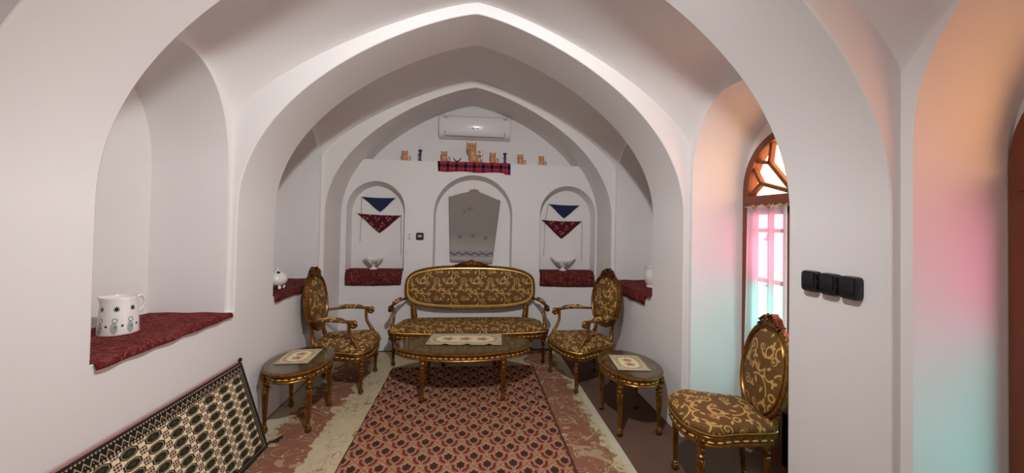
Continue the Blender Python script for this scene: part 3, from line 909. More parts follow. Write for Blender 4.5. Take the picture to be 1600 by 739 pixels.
def make_armchair(label):
    t = thing('armchair', label, 'armchair', group='gilt armchairs with oval backs')
    L = seat_outline(.32, .205, -.275, .255, .05)
    seat_parts(t, L, .316, .392, (0, 0), .052, .052)
    for s in (-1, 1):
        bm = bmesh.new(); leg_mesh(bm, s*.28, -.25, .311, (.027, .395)); obj('leg', bm, 'gilt', t)
        bm = bmesh.new(); leg_mesh(bm, s*.16, .235, .316, None, .022, (s*.0, .03)); obj('leg', bm, 'gilt', t)
    yf = lambda z: .245+(z-.42)*.125
    for s in (-1, 1):
        bm = bmesh.new(); p = spline([(s*.165, .245, .30), (s*.17, yf(.42), .42), (s*.150, yf(.52)+.01, .52), (s*.165, yf(.62)+.005, .62), (s*.21, yf(.72)+.004, .72)], 24)
        tube(bm, p, lerp_list([.026, .024, .020, .018, .014], len(p)), 10); obj('back_stile', bm, 'gilt', t)
    back_parts(t, evenloop(.255, .285, 2.15, 72), .85, yf, .115, .06, 1.2)
    for s in (-1, 1): armrest(t, s, (.245, yf(.705), .705), (.315, -.165, .705), (.285, -.235, .375))
    return t
a1 = make_armchair('gilt armchair with brown scroll upholstery along the left wall')
a1.location = (-1.305, 4.18, .006); a1.rotation_euler.z = radians(90)
a2 = dup(a1); a2['label'] = 'gilt armchair with brown scroll upholstery along the right wall'
a2.location = (1.222, 4.14, .006); a2.rotation_euler.z = radians(-74)

def make_side_chair():
    t = thing('side_chair', 'armless gilt chair with brown scroll upholstery in front of the coloured window', 'chair')
    L = seat_outline(.26, .185, -.225, .225, .06)
    seat_parts(t, L, .415, .485, (0, 0), .045, .045)
    for s in (-1, 1):
        bm = bmesh.new(); leg_mesh(bm, s*.215, -.20, .41, (.026, .488)); obj('leg', bm, 'gilt', t)
        bm = bmesh.new(); leg_mesh(bm, s*.15, .20, .415, None, .022, (0, .03)); obj('leg', bm, 'gilt', t)
    yf = lambda z: .215+(z-.42)*.17
    for s in (-1, 1):
        bm = bmesh.new(); p = spline([(s*.165, .215, .415), (s*.172, yf(.48), .48), (s*.155, yf(.53)+.01, .53), (s*.165, yf(.62)+.005, .62), (s*.205, yf(.72)+.004, .72)], 24)
        tube(bm, p, lerp_list([.027, .025, .021, .019, .014], len(p)), 10); obj('back_stile', bm, 'gilt', t)
    back_parts(t, evenloop(.238, .292, 2.15, 72), .797, yf, .11, .055, 1.15)
    return t
c1 = make_side_chair(); c1.location = (1.60, 2.345, 0); c1.rotation_euler.z = radians(-100)

def make_sofa():
    t = thing('sofa', 'gilt framed settee with brown scroll upholstery against the back wall', 'sofa', (-.012, 4.85, .006))
    base = seat_outline(.945, .86, -.225, .235, .075, 160)
    seat_parts(t, base, .295, .372, (0, 0), .055, .05)
    for x in (-.885, .885):
        bm = bmesh.new(); leg_mesh(bm, x, -.215, .29, (.027, .375)); obj('leg', bm, 'gilt_dark', t)
    for x in (-.30, .30):
        bm = bmesh.new(); leg_mesh(bm, x, -.25, .29, (.027, .375)); obj('leg', bm, 'gilt_dark', t)
    for x in (-.80, .80):
        bm = bmesh.new(); leg_mesh(bm, x, .20, .295, None, .022, (0, .03)); obj('leg', bm, 'gilt_dark', t)
    yf = lambda z: .20+(z-.42)*.085
    for s in (-1, 1):
        bm = bmesh.new(); p = spline([(s*.715, .215, .30), (s*.715, yf(.45), .45), (s*.72, yf(.52), .52), (s*.735, yf(.62), .62)], 16)
        tube(bm, p, lerp_list([.040, .040, .036, .030], len(p)), 10, .6, upv=(0, 1, 0)); obj('back_stile', bm, 'gilt', t)
    L = evenloop(.835, .257, 3.4, 150)
    L = [(x, z+(.022*cos(x/.835*pi/2) if z > 0 else 0)) for x, z in L]
    back_parts(t, L, .838, yf, .25, .075, 1.2, 'gilt_bright')
    for s in (-1, 1): armrest(t, s, (.81, yf(.70), .705), (.945, -.115, .665), (.90, -.195, .37), .030, 'gilt_dark')
    return t
make_sofa()

def make_table(name, label, a, b, h, lx, ly, group=None):
    t = thing(name, label, 'table', group=group)
    L = superloop(a, b, 2.0, 120); P = lambda x, y, z: (x, y, z)
    bm = bmesh.new()
    pad(bm, L, [(.93, h-.032), (.93, h), (.5, h), (0, h)], P); obj('table_top', bm, 'wood_dark', t, sharp=30)
    bm = bmesh.new()                                      # moulded rim and apron
    sec = [(-.05, h), (-.006, h+.001), (.002, h-.003), (.004, h-.010), (-.002, h-.018), (-.010, h-.020), (-.018, h-.026), (-.022, h-.034), (-.022, h-.060), (-.016, h-.064), (-.013, h-.071), (-.018, h-.078), (-.05, h-.078)]
    sweep_loop(bm, L, sec, P)
    per = sum(math.hypot(L[i][0]-L[i-1][0], L[i][1]-L[i-1][1]) for i in range(len(L)))
    nf = len(bm.faces)
    R = resample([(x, y, 0) for x, y in L], int(per/.055)); N = loop_normals([(p.x, p.y) for p in R])
    for p, n in zip(R, N):
        ball(bm, (p.x-n[0]*.021, p.y-n[1]*.021, h-.048), (.0055, .019, .0065), 8, Matrix.Rotation(math.atan2(n[1], n[0]), 4, 'Z'))
    for k, f in enumerate(bm.faces): f.material_index = 1 if k >= nf else 0
    obj('apron', bm, ['gilt', 'gilt_bright'], t)
    for sx in (-1, 1):
        for sy in (-1, 1):
            bm = bmesh.new(); leg_mesh(bm, sx*lx, sy*ly, h-.08, (.029, h-.022), .028); obj('leg', bm, 'gilt', t)
    bm = bmesh.new(); G2 = superloop(a-.010, b-.010, 2.0, 120)
    V = rings(bm, [[(x, y, h+.002) for x, y in G2], [(x, y, h+.008) for x, y in G2]], cap0=True, cap1=True)
    obj('glass_top', bm, 'glass_top', t, sharp=30)
    return t
ct = make_table('coffee_table', 'oval gilt coffee table with glass top in front of the sofa', .69, .335, .462, .378, .262)
ct.location = (-.065, 3.935, .013)
s1 = make_table('side_table', 'small oval gilt side table with glass top by the left wall', .255, .345, .500, .165, .222, 'oval gilt side tables')
s1.location = (-1.437, 3.455, .006)
s2 = dup(s1); s2['label'] = 'small oval gilt side table with glass top by the right wall'; s2.location = (1.372, 3.245, 0)

def make_doily(label, L, Wd, nf, loc, rz, skew=0, group=None, wave=0.0):
    bm = bmesh.new(); nx, ny = 48, 28
    g_ = [[None]*(ny+1) for _ in range(nx+1)]
    for i in range(nx+1):
        for j in range(ny+1):
            x = -L/2+L*i/nx; y = -Wd/2+Wd*j/ny
            z = wave*max(0, .16-(y+Wd/2))/.16*max(0, sin(x/L*pi*7+.6))**3 + .0012
            sc_ = .004*abs(sin(i*pi/2)) if j in (0, ny) else 0
            g_[i][j] = bm.verts.new((x+skew*y, y+(sc_ if j == ny else -sc_), z))
    for i in range(nx):
        for j in range(ny): bm.faces.new((g_[i][j], g_[i+1][j], g_[i+1][j+1], g_[i][j+1]))
    o = obj('doily', bm, doily_mat('doily_lace_%d' % nf, L, Wd, nf), uvf=lambda c: (c.x-skew*c.y, c.y))
    m = o.modifiers.new('solid', 'SOLIDIFY'); m.thickness = .002; m.offset = 1
    o.location = loc; o.rotation_euler.z = rz
    return tag(o, label, 'doily', group)
make_doily('long lace doily with three flower sprays on the coffee table', .755, .375, 3, (-.055, 4.055, .013+.462+.008), radians(-3), .02, 'lace doilies on the tables', .012)
d1 = make_doily('small lace doily with two flower sprays on the left side table', .365, .265, 2, (-1.47, 3.51, .006+.5+.008), radians(92), 0, 'lace doilies on the tables')
d2 = dup(d1); d2['label'] = 'small lace doily with two flower sprays on the right side table'; d2.location = (1.365, 3.24, .508); d2.rotation_euler.z = radians(83)

# ------------------------------------------------------------------ leaning floor cushion at the left wall
def make_backrest():
    t = thing('backrest_cushion', 'flat floor cushion with cream and black woven face leaning on left wall', 'cushion')
    p0 = Vector((-1.49, 0, .014)); e = Vector((-.18, 0, .63)).normalized(); nrm = Vector((.63, 0, .18)).normalized()
    YR, YL0, V1 = 3.0, 1.2, .655
    def at(u, v, h): return p0+e*v+Vector((0, YR-u+ .04*(1-v/.655), 0))+nrm*h
    bm = bmesh.new(); nu, nv = 40, 16; gr = []
    for i in range(nu+1):
        row = []
        for j in range(nv+1):
            u = (YR-YL0)*i/nu; v = V1*j/nv
            row.append(bm.verts.new(at(u, v, .004+.006*sin(pi*j/nv)*min(1, i/3))))
        gr.append(row)
    lay = bm.loops.layers.uv.new('UVMap')
    for i in range(nu):
        for j in range(nv):
            f = bm.faces.new((gr[i][j], gr[i][j+1], gr[i+1][j+1], gr[i+1][j]))
            for lp, (a, b) in zip(f.loops, ((i, j), (i, j+1), (i+1, j+1), (i+1, j))): lp[lay].uv = ((YR-YL0)*a/nu, V1*b/nv)
    o = obj('woven_face', bm, 'gul', t)
    bm = bmesh.new()
    prof = [(0, .003), (V1, .003), (V1+.016, -.008), (V1+.012, -.022), (V1-.02, -.026), (.02, -.026), (-.004, -.012)]
    rings(bm, [[at(u, v, h) for v, h in prof] for u in (-.006, .5, 1.0, 1.4, 1.8)], cap0=True, cap1=True)
    obj('backing', bm, 'cushion_back', t, sharp=30)
    bm = bmesh.new()
    tube(bm, [at(-.004, v, .004) for v in [V1*k/12 for k in range(13)]], .008, 8)
    tube(bm, [at(u, V1, .004) for u in [1.8*k/20 for k in range(21)]], .007, 8)
    tube(bm, [at(u, 0.0, .006) for u in [1.8*k/20 for k in range(21)]], .008, 8)
    obj('bound_edge', bm, 'tassel', t)
    bm = bmesh.new(); q = at(-.004, V1+.01, .0)
    ball(bm, q+Vector((.004, 0, .012)), (.013, .017, .016), 10); ball(bm, q+Vector((0, .012, .006)), (.012, .012, .012), 8)
    obj('tassel', bm, 'tassel', t)
    bm = bmesh.new(); q = at(-.02, .01, .0)
    tube(bm, [q, q+Vector((.03, .05, -.002)), q+Vector((.065, .10, .0))], [.004, .006, .011], 8, .5)
    for k in range(5): tube(bm, [q+Vector((0, .01*k-.01, 0)), q+Vector((.045+.006*k, .075-.01*k, -.004))], .0028, 5)
    obj('tassel', bm, 'tassel', t)
make_backrest()

# ------------------------------------------------------------------ cloths on the sills
def sill_cloth(name, label, side, y0, y1, xb, xf, z, drop, mat, fold=False, hang=None):
    """cloth lying on a side sill: xb back, xf front edge of the sill, hanging by drop"""
    bm = bmesh.new(); ny, nx = 40, 14; gr = []
    for i in range(ny+1):
        y = y0+(y1-y0)*i/ny; row = []
        dr = drop if hang is None or y > hang else .012
        for j in range(nx+1):
            x = xb+(xf-xb)*j/nx
            row.append(bm.verts.new((side*x, y, z+.004+.003*sin(i*.9+j)*(.4+.6*j/nx))))
        row.append(bm.verts.new((side*(xf-.014), y, z+.002)))
        for k in (1, 2, 3):
            row.append(bm.verts.new((side*(xf-.018-.004*sin(i*.8)), y, z-.004-dr*k/3*(1+.06*sin(i*.5)))))
        gr.append(row)
    for a, b in zip(gr, gr[1:]): add_ring_faces(bm, a, b, False)
    o = obj(name, bm, mat, sharp=60)
    m = o.modifiers.new('solid', 'SOLIDIFY'); m.thickness = .007; m.offset = 0
    return tag(o, label, 'cloth', 'red cloths on the niche sills')
c_ = sill_cloth('sill_cloth', 'red woven cloth under the large jug on the left sill', -1, 1.94, 2.93, 2.235, HW, SILL, .022, 'red')
sill_cloth('sill_cloth', 'dark red cloth under the spotted pot on the left sill', -1, 3.53, 4.58, 2.235, HW, SILL, .042, 'maroon')
sill_cloth('sill_cloth', 'red cloth under the ribbed white vase on the right sill', 1, 3.53, 4.58, 2.235, HW, SILL, .10, 'red', hang=3.66)
# turned-over corner of the near cloth
bm = bmesh.new()
def back_cloth(label, x0, x1, rag):
    bm = bmesh.new(); nx = 30; gr = []
    for i in range(nx+1):
        x = x0+(x1-x0)*i/nx; row = []
        for y in (NB-.004, 5.30, 5.22, YB+.004): row.append(bm.verts.new((x, y, BSILL+.006)))
        for k in range(1, 6):
            dz = .018+.185*k/5; b = .013*sin(pi*k/5*.9)
            row.append(bm.verts.new((x+rag*.02*(k/5)*(1 if i > nx/2 else 0)*(-1), YB-.014-b-.003*sin(i*.7+k), BSILL-dz+.018-.006*sin(pi*i/nx)-(rag*.010*i/nx*-1 if k == 5 else 0))))
        gr.append(row)
    for a, b in zip(gr, gr[1:]): add_ring_faces(bm, a, b, False)
    o = obj('niche_cloth', bm, 'maroon', sharp=70); m = o.modifiers.new('solid', 'SOLIDIFY'); m.thickness = .010; m.offset = 0
    return tag(o, label, 'cloth', 'red cloths on the niche sills')
back_cloth('maroon cloth draped over the sill of the left back niche', -1.632, -.908, 1)
back_cloth('maroon cloth draped over the sill of the right back niche', .913, 1.665, -1)

# tartan cloth over the ledge edge
bm = bmesh.new(); gr = []
for i in range(41):
    x = -.487+.974*i/40; row = []
    bot = .128+.006*sin(i*.35)+(.016 if i > 36 else 0)
    for y, z in ((5.40, LEDGE+.005), (5.28, LEDGE+.005), (YB+.003, LEDGE+.005), (YB-.010, LEDGE)): row.append(bm.verts.new((x, y, z)))
    for k in range(1, 6): row.append(bm.verts.new((x+.010*(k/5)*(1 if i < 4 else 0), YB-.012-.004*sin(i*.6+k*.5)-.002, LEDGE-bot*k/5)))
    gr.append(row)
for a, b in zip(gr, gr[1:]): add_ring_faces(bm, a, b, False)
o = obj('tartan_cloth', bm, 'tartan', sharp=70, uvf=lambda c: (c.x, c.z+ (c.y-YB if c.y > YB else 0)+.03)); m = o.modifiers.new('solid', 'SOLIDIFY'); m.thickness = .004; m.offset = 0
tag(o, 'red and navy tartan cloth hanging over the ledge edge', 'cloth')

# ------------------------------------------------------------------ hanging kerchiefs
def kerchief(label, A, B, C, mat, strings, group):
    """triangle A (left top), B (right top), C (tip) in (x, z) on the niche back"""
    bm = bmesh.new(); n = 16; y0 = NB-.012
    A, B, C = Vector(A), Vector(B), Vector(C); V = {}
    for i in range(n+1):
        for j in range(n+1-i):
            a, b = i/n, j/n; p = A*(1-a-b)+B*a+C*b
            sag = -.008*sin(pi*a)*(1-b) ; edge = .006*sin(pi*b*2)*(1 if i == 0 else (-1 if i+j == n else 0))
            V[i, j] = bm.verts.new((p.x+edge, y0-.008*sin(pi*a)*(1-b)-.004*sin(a*14+b*9)*(1-b), p.y+sag))
    for i in range(n):
        for j in range(n-i):
            bm.faces.new((V[i, j], V[i+1, j], V[i, j+1]))
            if i+j < n-1: bm.faces.new((V[i+1, j], V[i+1, j+1], V[i, j+1]))
    o = obj('kerchief', bm, mat, uvf=lambda c: (c.x, c.z), sharp=80); m = o.modifiers.new('solid', 'SOLIDIFY'); m.thickness = .004; m.offset = 0
    tag(o, label, 'kerchief', group)
    for pts in strings:
        bm = bmesh.new(); tube(bm, [(x, y0-.006, z) for x, z in pts], .0026, 6); obj('string', bm, 'string', o)
kg = 'triangular kerchiefs in the back niches'
kerchief('plain navy triangular kerchief in the left back niche', (-1.51, 2.015), (-1.06, 2.01), (-1.262, 1.815), 'navy', [[(-1.508, 2.01), (-1.505, 1.7), (-1.515, 1.405)]], kg)
kerchief('maroon flowered kerchief in the left back niche', (-1.565, 1.79), (-.978, 1.772), (-1.263, 1.528), 'flowered', [[(-.982, 1.768), (-.975, 1.5), (-.972, 1.235)]], kg)
kerchief('plain navy triangular kerchief in the right back niche', (1.058, 1.978), (1.505, 1.968), (1.282, 1.78), 'navy', [[(1.05, 1.97), (1.012, 1.72), (.998, 1.25)]], kg)
kerchief('maroon flowered kerchief in the right back niche', (.958, 1.75), (1.546, 1.742), (1.25, 1.488), 'flowered', [[(1.545, 1.738), (1.548, 1.45), (1.546, 1.17)]], kg)

# ------------------------------------------------------------------ embroidered garment in the middle niche
def make_garment():
    t = thing('hanging_garment', 'grey embroidered garment hanging from a hook in the middle back niche', 'garment', (0, NB, 0))
    bm = bmesh.new(); n, mm = 36, 30; gr = []
    for j in range(mm+1):
        v = j/mm; row = []
        for i in range(n+1):
            u = i/n
            x = (1-u)*(-.345+.037*v)+u*(.372-.099*v)
            top = 2.05-.038*u+.100*max(0, 1-abs((u-.50)/.46)**1.25)
            bot = 1.158-.030*u
            y = -.030-.010*sin(u*9+1)*v-.006*sin(u*23)*v-.012*sin(pi*u)
            row.append(bm.verts.new((x, y, top*(1-v)+bot*v)))
        gr.append(row)
    for a, b in zip(gr, gr[1:]): add_ring_faces(bm, a, b, False)
    o = obj('garment_body', bm, 'shirt', t, uvf=lambda c: (c.x, c.z), sharp=80); m = o.modifiers.new('solid', 'SOLIDIFY'); m.thickness = .004; m.offset = 0
    bm = bmesh.new()
    tube(bm, [(.005+.062*cos(a), -.035, 2.135+.016*sin(a)) for a in [2*pi*k/24 for k in range(25)]], .008, 8)
    obj('collar', bm, 'pale_wood', t)
    bm = bmesh.new(); tube(bm, [(.005, -.034, 2.14), (.006, -.036, 2.18), (.012, -.02, 2.205), (.012, -.001, 2.208)], .003, 6); obj('hook', bm, 'white_plastic', t)
make_garment()

# ------------------------------------------------------------------ ceramics
def compote(label, loc, mat, rx, ry, rimfun, h, group=None, base=.05):
    bm = bmesh.new(); seg = 48
    prof = [(.0, 0), (base, 0), (base*1.02, .004), (base*.9, .010), (base*.55, .020), (base*.34, .034), (base*.32, .046), (base*.5, .054)]
    L = [[(r*cos(2*pi*i/seg), r*sin(2*pi*i/seg), z) for i in range(seg)] for r, z in prof if r > 0]
    def bowl(k, inner=0):
        out = []
        for i in range(seg):
            a = 2*pi*i/seg; w = k**.55
            dz, ex = rimfun(a)
            out.append((cos(a)*(base*.5+(rx*ex-base*.5)*w-inner), sin(a)*(base*.5+(ry*ex-base*.5)*w-inner), .054+(h-.054+dz)*k))
        return out
    for k in (.08, .2, .35, .5, .65, .8, .92, 1.0): L.append(bowl(k))
    for k in (1.0, .9, .7, .5, .3, .12): L.append([(x*.94, y*.94, z+.006) for x, y, z in bowl(k)])
    rings(bm, L, cap0=True, cap1=True)
    o = obj('footed_bowl', bm, mat, sharp=70); o.location = loc
    return tag(o, label, 'bowl', group)
bg = 'footed ceramic bowls in the back niches'
compote('round white footed bowl with dark floral band in the left back niche', (-1.308, 5.285, BSILL+.012), 'bowl', .128, .09, lambda a: (.008*cos(6*a), 1+.03*cos(6*a)), .145, bg)
compote('wide boat-shaped white footed bowl in the right back niche', (1.255, 5.285, BSILL+.012), 'bowl', .178, .085, lambda a: (.045*cos(a)**4-.010, 1+.02*cos(8*a)), .155, bg, .052)
def make_jug():
    t = thing('jug', 'large white tapered jug with paisley motifs on the left sill', 'jug', (-2.01, 2.43, SILL+.008))
    bm = bmesh.new(); seg = 48; L = []
    def ring(r, z, sp=0):
        out = []
        for i in range(seg):
            a = 2*pi*i/seg; da = (a-radians(205)+pi) % (2*pi)-pi
            k = sp*math.exp(-(da/.32)**2)
            out.append(((r+k)*cos(a), (r+k)*sin(a), z+k*.25))
        return out
    for r, z, s in ((.100, 0, 0), (.106, .003, 0), (.107, .012, 0), (.104, .06, 0), (.098, .12, 0), (.091, .17, .004), (.0865, .20, .016), (.087, .212, .026), (.085, .215, .026), (.082, .210, .024), (.081, .17, .002), (.086, .10, 0), (.09, .02, 0)): L.append(ring(r, z, s))
    rings(bm, L, cap0=True, cap1=True); obj('jug_body', bm, 'jug', t, sharp=70); t.scale = (.84, .84, .97)
    bm = bmesh.new(); hx = cos(radians(62)); hy = sin(radians(62))
    tube(bm, spline([(.080*hx, .080*hy, .196), (.115*hx, .115*hy, .205), (.136*hx, .136*hy, .180), (.128*hx, .128*hy, .135), (.098*hx, .098*hy, .105)], 24), .0105, 10, .75)
    obj('handle', bm, 'ceramic', t)
make_jug()
def make_pot():
    t = thing('spotted_pot', 'small round white pot with dark spots on little feet', 'pot', (-1.85, 3.885, SILL+.010))
    bm = bmesh.new()
    lathe(bm, [(.02, .028), (.05, .032), (.078, .055), (.088, .085), (.084, .115), (.066, .140), (.042, .152), (.036, .158), (.040, .164), (.034, .168), (.02, .175), (.010, .180)], 36, sy=1.12)
    obj('pot_body', bm, 'pot', t, sharp=80)
    for a in (40, 140, 220, 320):
        bm = bmesh.new(); ball(bm, (.055*cos(radians(a)), .062*sin(radians(a)), .018), (.016, .016, .02), 10); obj('foot', bm, 'ceramic', t)
    bm = bmesh.new(); ball(bm, (0, 0, .186), (.013, .013, .012), 10); obj('lid_knob', bm, 'ceramic', t)
make_pot()
bm = bmesh.new()
lathe(bm, [(.045, 0), (.068, 0), (.070, .008), (.062, .018), (.070, .030), (.088, .07), (.094, .11), (.090, .16), (.083, .195), (.088, .212), (.092, .222), (.086, .222), (.08, .19), (.086, .11), (.05, .02)], 72, flute=(.03, .20, 24, .05))
vz = obj('vase', bm, 'ceramic', sharp=70); vz.location = (1.97, 4.05, SILL+.010)
tag(vz, 'white ribbed vase partly hidden behind the right wall edge', 'vase')

# ------------------------------------------------------------------ ledge ornaments
def cat_mesh(large):
    bm = bmesh.new()
    if large:
        ball(bm, (0, 0, .07), (.062, .05, .07), 20); ball(bm, (-.02, -.005, .13), (.052, .045, .075), 20)
        ball(bm, (-.035, -.015, .215), (.070, .052, .062), 20)
        for s in (-1, 1):
            ball(bm, (-.035+s*.052, -.01, .262), (.018, .013, .030), 12, Matrix.Rotation(s*.35, 4, 'Y'))
            ball(bm, (-.01+s*.035, -.035, .018), (.026, .032, .018), 12)
        ball(bm, (-.035, -.062, .202), (.026, .016, .018), 12)
        tube(bm, spline([(.04, .01, .02), (.085, .012, .035), (.105, .01, .09), (.095, .008, .145), (.068, .006, .168), (.055, .004, .155)], 30), .016, 10)
        vs = .006
    else:
        ball(bm, (0, 0, .040), (.040, .034, .044), 16); ball(bm, (-.008, -.006, .105), (.044, .036, .038), 16); ball(bm, (-.006, -.004, .07), (.034, .030, .035), 16)
        for s in (-1, 1):
            ball(bm, (-.008+s*.032, -.004, .136), (.012, .010, .017), 10); ball(bm, (-.004+s*.020, -.024, .012), (.015, .018, .012), 10)
        ball(bm, (-.008, -.036, .098), (.016, .010, .012), 10)
        tube(bm, spline([(.030, .008, .012), (.055, .008, .018), (.066, .006, .045), (.056, .004, .068), (.044, .002, .062)], 20), .0115, 8)
        vs = .004
    return bm, vs
def cat(label, loc, large=False, proto=None, sc=1.0, rz=0):
    if proto: o = proto.copy(); COL.objects.link(o)
    else:
        bm, vs = cat_mesh(large); o = obj('cat_figurine', bm, 'honey', sharp=180)
        m = o.modifiers.new('skin', 'REMESH'); m.mode = 'VOXEL'; m.voxel_size = vs; m.use_smooth_shade = True
        s = o.modifiers.new('soft', 'SMOOTH'); s.iterations = 4; s.factor = .5
    o.location = loc; o.scale = (sc, sc, sc); o.rotation_euler.z = rz
    tag(o, label, 'figurine', 'honey glazed cat figurines on the ledge'); return o
big = cat('largest honey glazed ceramic cat with raised tail, middle of the ledge', (-.010, 5.30, LEDGE+.004), True)
for k, s in enumerate((-1, 1)):
    bm = bmesh.new(); ball(bm, (-.035+s*.024, -.066, .222), .008, 8); obj('eye', bm, 'black', big)
p0 = cat('small ceramic cat at the far left end of the ledge', (-.93, 5.30, LEDGE))
cat('small ceramic cat between the left candlestick and the black stand', (-.405, 5.30, LEDGE+.006), proto=p0, sc=1.05)
cat('small ceramic cat on the tartan between large cat and right candlestick', (.255, 5.30, LEDGE+.006), proto=p0, sc=1.08)
cat('small ceramic cat just right of the right candlestick', (.640, 5.30, LEDGE), proto=p0, sc=1.04)
cat('small ceramic cat at the far right end of the ledge', (.935, 5.30, LEDGE), proto=p0, sc=.96)
def candlestick(label, loc, needle):
    bm = bmesh.new()
    lathe(bm, [(.02, 0), (.048, 0), (.050, .006), (.042, .014), (.024, .022), (.016, .032), (.013, .05), (.016, .075), (.019, .09), (.014, .098), (.020, .106), (.022, .112), (.014, .118), (.016, .128), (.024, .145), (.030, .160), (.030, .166), (.022, .164), (.012, .150)], 28)
    o = obj('candlestick', bm, 'blue', sharp=60); o.location = loc
    if needle:
        bm = bmesh.new(); tube(bm, [(0, 0, .15), (-.002, 0, .225)], .0022, 6); obj('spike', bm, 'string', o)
    return tag(o, label, 'candlestick', 'blue candlesticks on the ledge')
candlestick('blue candlestick with a thin spike at the left of the ledge', (-.735, 5.30, LEDGE), True)
cs2 = candlestick('blue candlestick at the right end of the tartan cloth', (.415, 5.27, LEDGE+.006), False); cs2.scale = (.92, .92, .92)
t = thing('plate_stand', 'small black forked stand beside the largest cat', 'stand', (-.235, 5.26, LEDGE+.006))
bm = bmesh.new()
for s in (-1, 1): tube(bm, [(0, 0, .012), (s*.028, .004, .030), (s*.055, .0, .062)], [.009, .008, .005], 8)
obj('fork', bm, 'black', t)
bm = bmesh.new(); box(bm, -.018, .018, -.012, .012, 0, .014, .003); obj('foot', bm, 'black', t)

# ------------------------------------------------------------------ air conditioner
def make_ac():
    t = thing('air_conditioner', 'white split air conditioner high on the back wall', 'air conditioner', (-.001, YL-.003, 2.868))
    Wd, Hh = .495, .312
    prof = [(0, 0), (-.10, .002), (-.150, .018), (-.182, .060), (-.196, .12), (-.200, .18), (-.194, .235), (-.175, .280), (-.140, .304), (-.08, Hh), (0, Hh)]
    P = [(p.x, p.y) for p in spline([(a, b, 0) for a, b in prof], 44)]
    bm = bmesh.new(); R = []
    for x, k in ((-Wd, .90), (-Wd+.006, .96), (-Wd+.02, 1.0), (0, 1.0), (Wd-.02, 1.0), (Wd-.006, .96), (Wd, .90)):
        R.append([(x, y*k, Hh/2+(z-Hh/2)*(.985 if k < 1 else 1)) for y, z in P])
    rings(bm, R, closed=False, cap0=True, cap1=True)
    obj('housing', bm, 'white_plastic', t, sharp=50)
    def surf(z):
        for (y0, z0), (y1, z1) in zip(P[3:], P[4:]):
            if z0 <= z <= z1: return y0+(y1-y0)*(z-z0)/((z1-z0) or 1)
        return -.2
    bm = bmesh.new()
    pts = [(-.41, surf(.078)-.002, .078), (-.412, surf(.05)-.002, .05), (-.41, surf(.017)-.003, .016), (0, surf(.017)-.003, .015), (.41, surf(.017)-.003, .016), (.412, surf(.05)-.002, .05), (.41, surf(.078)-.002, .078)]
    tube(bm, pts, .0035, 6); obj('louvre_gap', bm, 'grey_line', t)
    for x in (-.405, .415):
        bm = bmesh.new(); z = .262; box(bm, x-.032, x+.032, surf(z)-.003, surf(z)+.004, z-.004, z+.004); obj('sticker', bm, 'grey_line', t)
    cu = bpy.data.curves.new('maker_lettering', 'FONT'); cu.body = 'Green'; cu.size = .042; cu.align_x = 'CENTER'; cu.extrude = .0008; cu.offset = .0012
    to = bpy.data.objects.new('maker_lettering', cu); COL.objects.link(to)
    dg = bpy.context.evaluated_depsgraph_get(); me = bpy.data.meshes.new_from_object(to.evaluated_get(dg)); bpy.data.objects.remove(to)
    me.materials.append(MAT['grey_line']); lo = bpy.data.objects.new('maker_lettering', me); COL.objects.link(lo); lo.parent = t
    lo.location = (0, surf(.13)-.003, .112); lo.rotation_euler = (radians(92), 0, 0)
make_ac()

# ------------------------------------------------------------------ switches and sockets
def rounded_plate(bm, w, h, d, r, yaxis):
    """plate on a wall facing -Y (yaxis) : centred at origin, from y=0 to y=-d"""
    L = superloop(w/2, h/2, 6, 48)
    R = [[(x, 0, z) for x, z in L], [(x, -d*.7, z) for x, z in L], [(x*.93, -d, z*.93) for x, z in L]]
    rings(bm, R, cap0=True, cap1=True)
t = thing('thermostat', 'black square thermostat with grey screen between back niches', 'thermostat', (-.698, YB, 1.5))
bm = bmesh.new(); rounded_plate(bm, .098, .096, .016, .01, True); obj('housing', bm, 'black', t, sharp=30)
bm = bmesh.new(); box(bm, -.026, .028, -.0185, -.015, -.012, .018, .002); obj('screen', bm, 'screen', t)
t = thing('light_switch', 'small white wall switch left of the black thermostat', 'switch', (-.832, YB, 1.497))
bm = bmesh.new(); rounded_plate(bm, .052, .088, .010, .01, True); obj('plate', bm, 'plaster', t, sharp=30)
for z in (.022, -.018):
    bm = bmesh.new(); box(bm, -.011, .011, -.0125, -.009, z-.010, z+.010, .002); obj('button', bm, 'screen', t)
def socket_unit(label, y, z):
    t = thing('wall_socket', label, 'socket', (HW, y, z), radians(-90), 'black sockets on the right pillar')
    bm = bmesh.new(); rounded_plate(bm, .091, .104, .030, .01, True); obj('cover', bm, 'black', t, sharp=30)
    bm = bmesh.new(); box(bm, -.036, .030, -.036, -.028, -.030, .042, .004); obj('flap', bm, 'black', t)
    bm = bmesh.new(); box(bm, .030, .047, -.027, -.012, -.012, .012, .003); obj('latch', bm, 'black', t)
socket_unit('black wall socket farthest into the room, nearest the window chair', 1.775, 1.437)
socket_unit('black wall socket in the middle of the row of three', 1.672, 1.437)
socket_unit('black wall socket nearest the camera in the row of three', 1.572, 1.437)

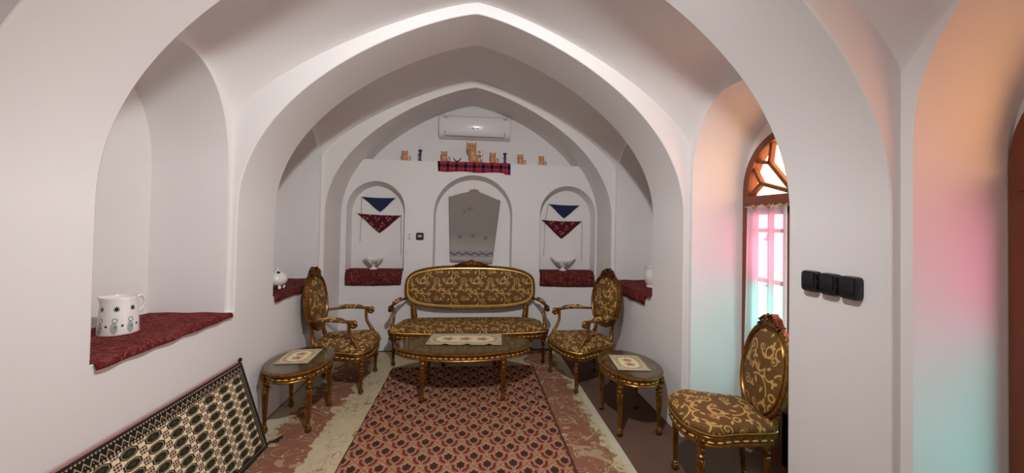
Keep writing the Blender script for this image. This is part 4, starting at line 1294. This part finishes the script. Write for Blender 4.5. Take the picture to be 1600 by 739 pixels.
# ------------------------------------------------------------------ curtain on the window
def make_curtain():
    t = thing('curtain', 'sheer white curtain hanging over the pink and turquoise window panes', 'curtain', (2.15, YW, 0))
    bm = bmesh.new(); n, mm = 70, 26; gr = []
    for j in range(mm+1):
        v = j/mm; row = []
        for i in range(n+1):
            u = i/n; d = -.012+(.005*v)+u*(.375+.03*v); z = 1.868-v*1.33
            row.append(bm.verts.new((-.004+.012*sin(u*44+.8*sin(v*2))*(.5+.5*v)+.010*sin(u*17), d, z+.008*sin(u*44)*(v < .05))))
        gr.append(row)
    for a, b in zip(gr, gr[1:]): add_ring_faces(bm, a, b, False)
    obj('curtain_panel', bm, 'curtain', t, uvf=lambda c: (c.y, c.z), sharp=180)
    bm = bmesh.new(); tube(bm, [(0, -.02, 1.86), (0, .405, 1.86)], .006, 8)
    for d in (-.02, .405): tube(bm, [(0, d, 1.86), (.03, d, 1.86)], .005, 6)
    obj('curtain_rod', bm, 'brass', t)
make_curtain()
bm = bmesh.new(); box(bm, -.05, .05, -.012, .012, 0, .018, .003)
wd = obj('door_wedge', bm, 'pale_wood'); wd.location = (2.10, 2.77, 0); wd.rotation_euler.z = radians(-55)
tag(wd, 'pale strip of wood on the dark floor behind the window chair', 'wedge')

# ------------------------------------------------------------------ the lamp that lights the room, above the camera
t = thing('ceiling_lamp', 'black spot lamp on a short cord under the vault above the camera', 'lamp', (.09, .96, 3.2))
L = bpy.data.lights.new('lamp_light', 'SPOT'); L.energy = LAMP_POWER; L.shadow_soft_size = .062; L.spot_size = radians(147); L.spot_blend = 1.0
L.color = (.985, .98, .98)
lo = bpy.data.objects.new('lamp_light', L); COL.objects.link(lo); lo.parent = t
AIM = Vector((-.3, 4.2, -4.0)).normalized()
lo.location = AIM*.05; lo.rotation_euler = AIM.to_track_quat('-Z', 'Y').to_euler()
bm = bmesh.new(); lathe(bm, [(.02, -.16), (.036, -.155), (.046, -.13), (.050, -.10), (.046, -.10), (.036, -.125)], 28)
hd = obj('lamp_shade', bm, 'black', t, sharp=40); hd.rotation_euler = AIM.to_track_quat('Z', 'Y').to_euler()
bm = bmesh.new(); ball(bm, (0, 0, -.055), .032, 16); bl = obj('bulb', bm, 'bulb', t); bl.rotation_euler = hd.rotation_euler
bm = bmesh.new(); tube(bm, [AIM*-.10+Vector((0, 0, .03)), AIM*-.11+Vector((0, 0, .10)), (0, -.10, .19)], .006, 8); obj('bracket', bm, 'black', t)
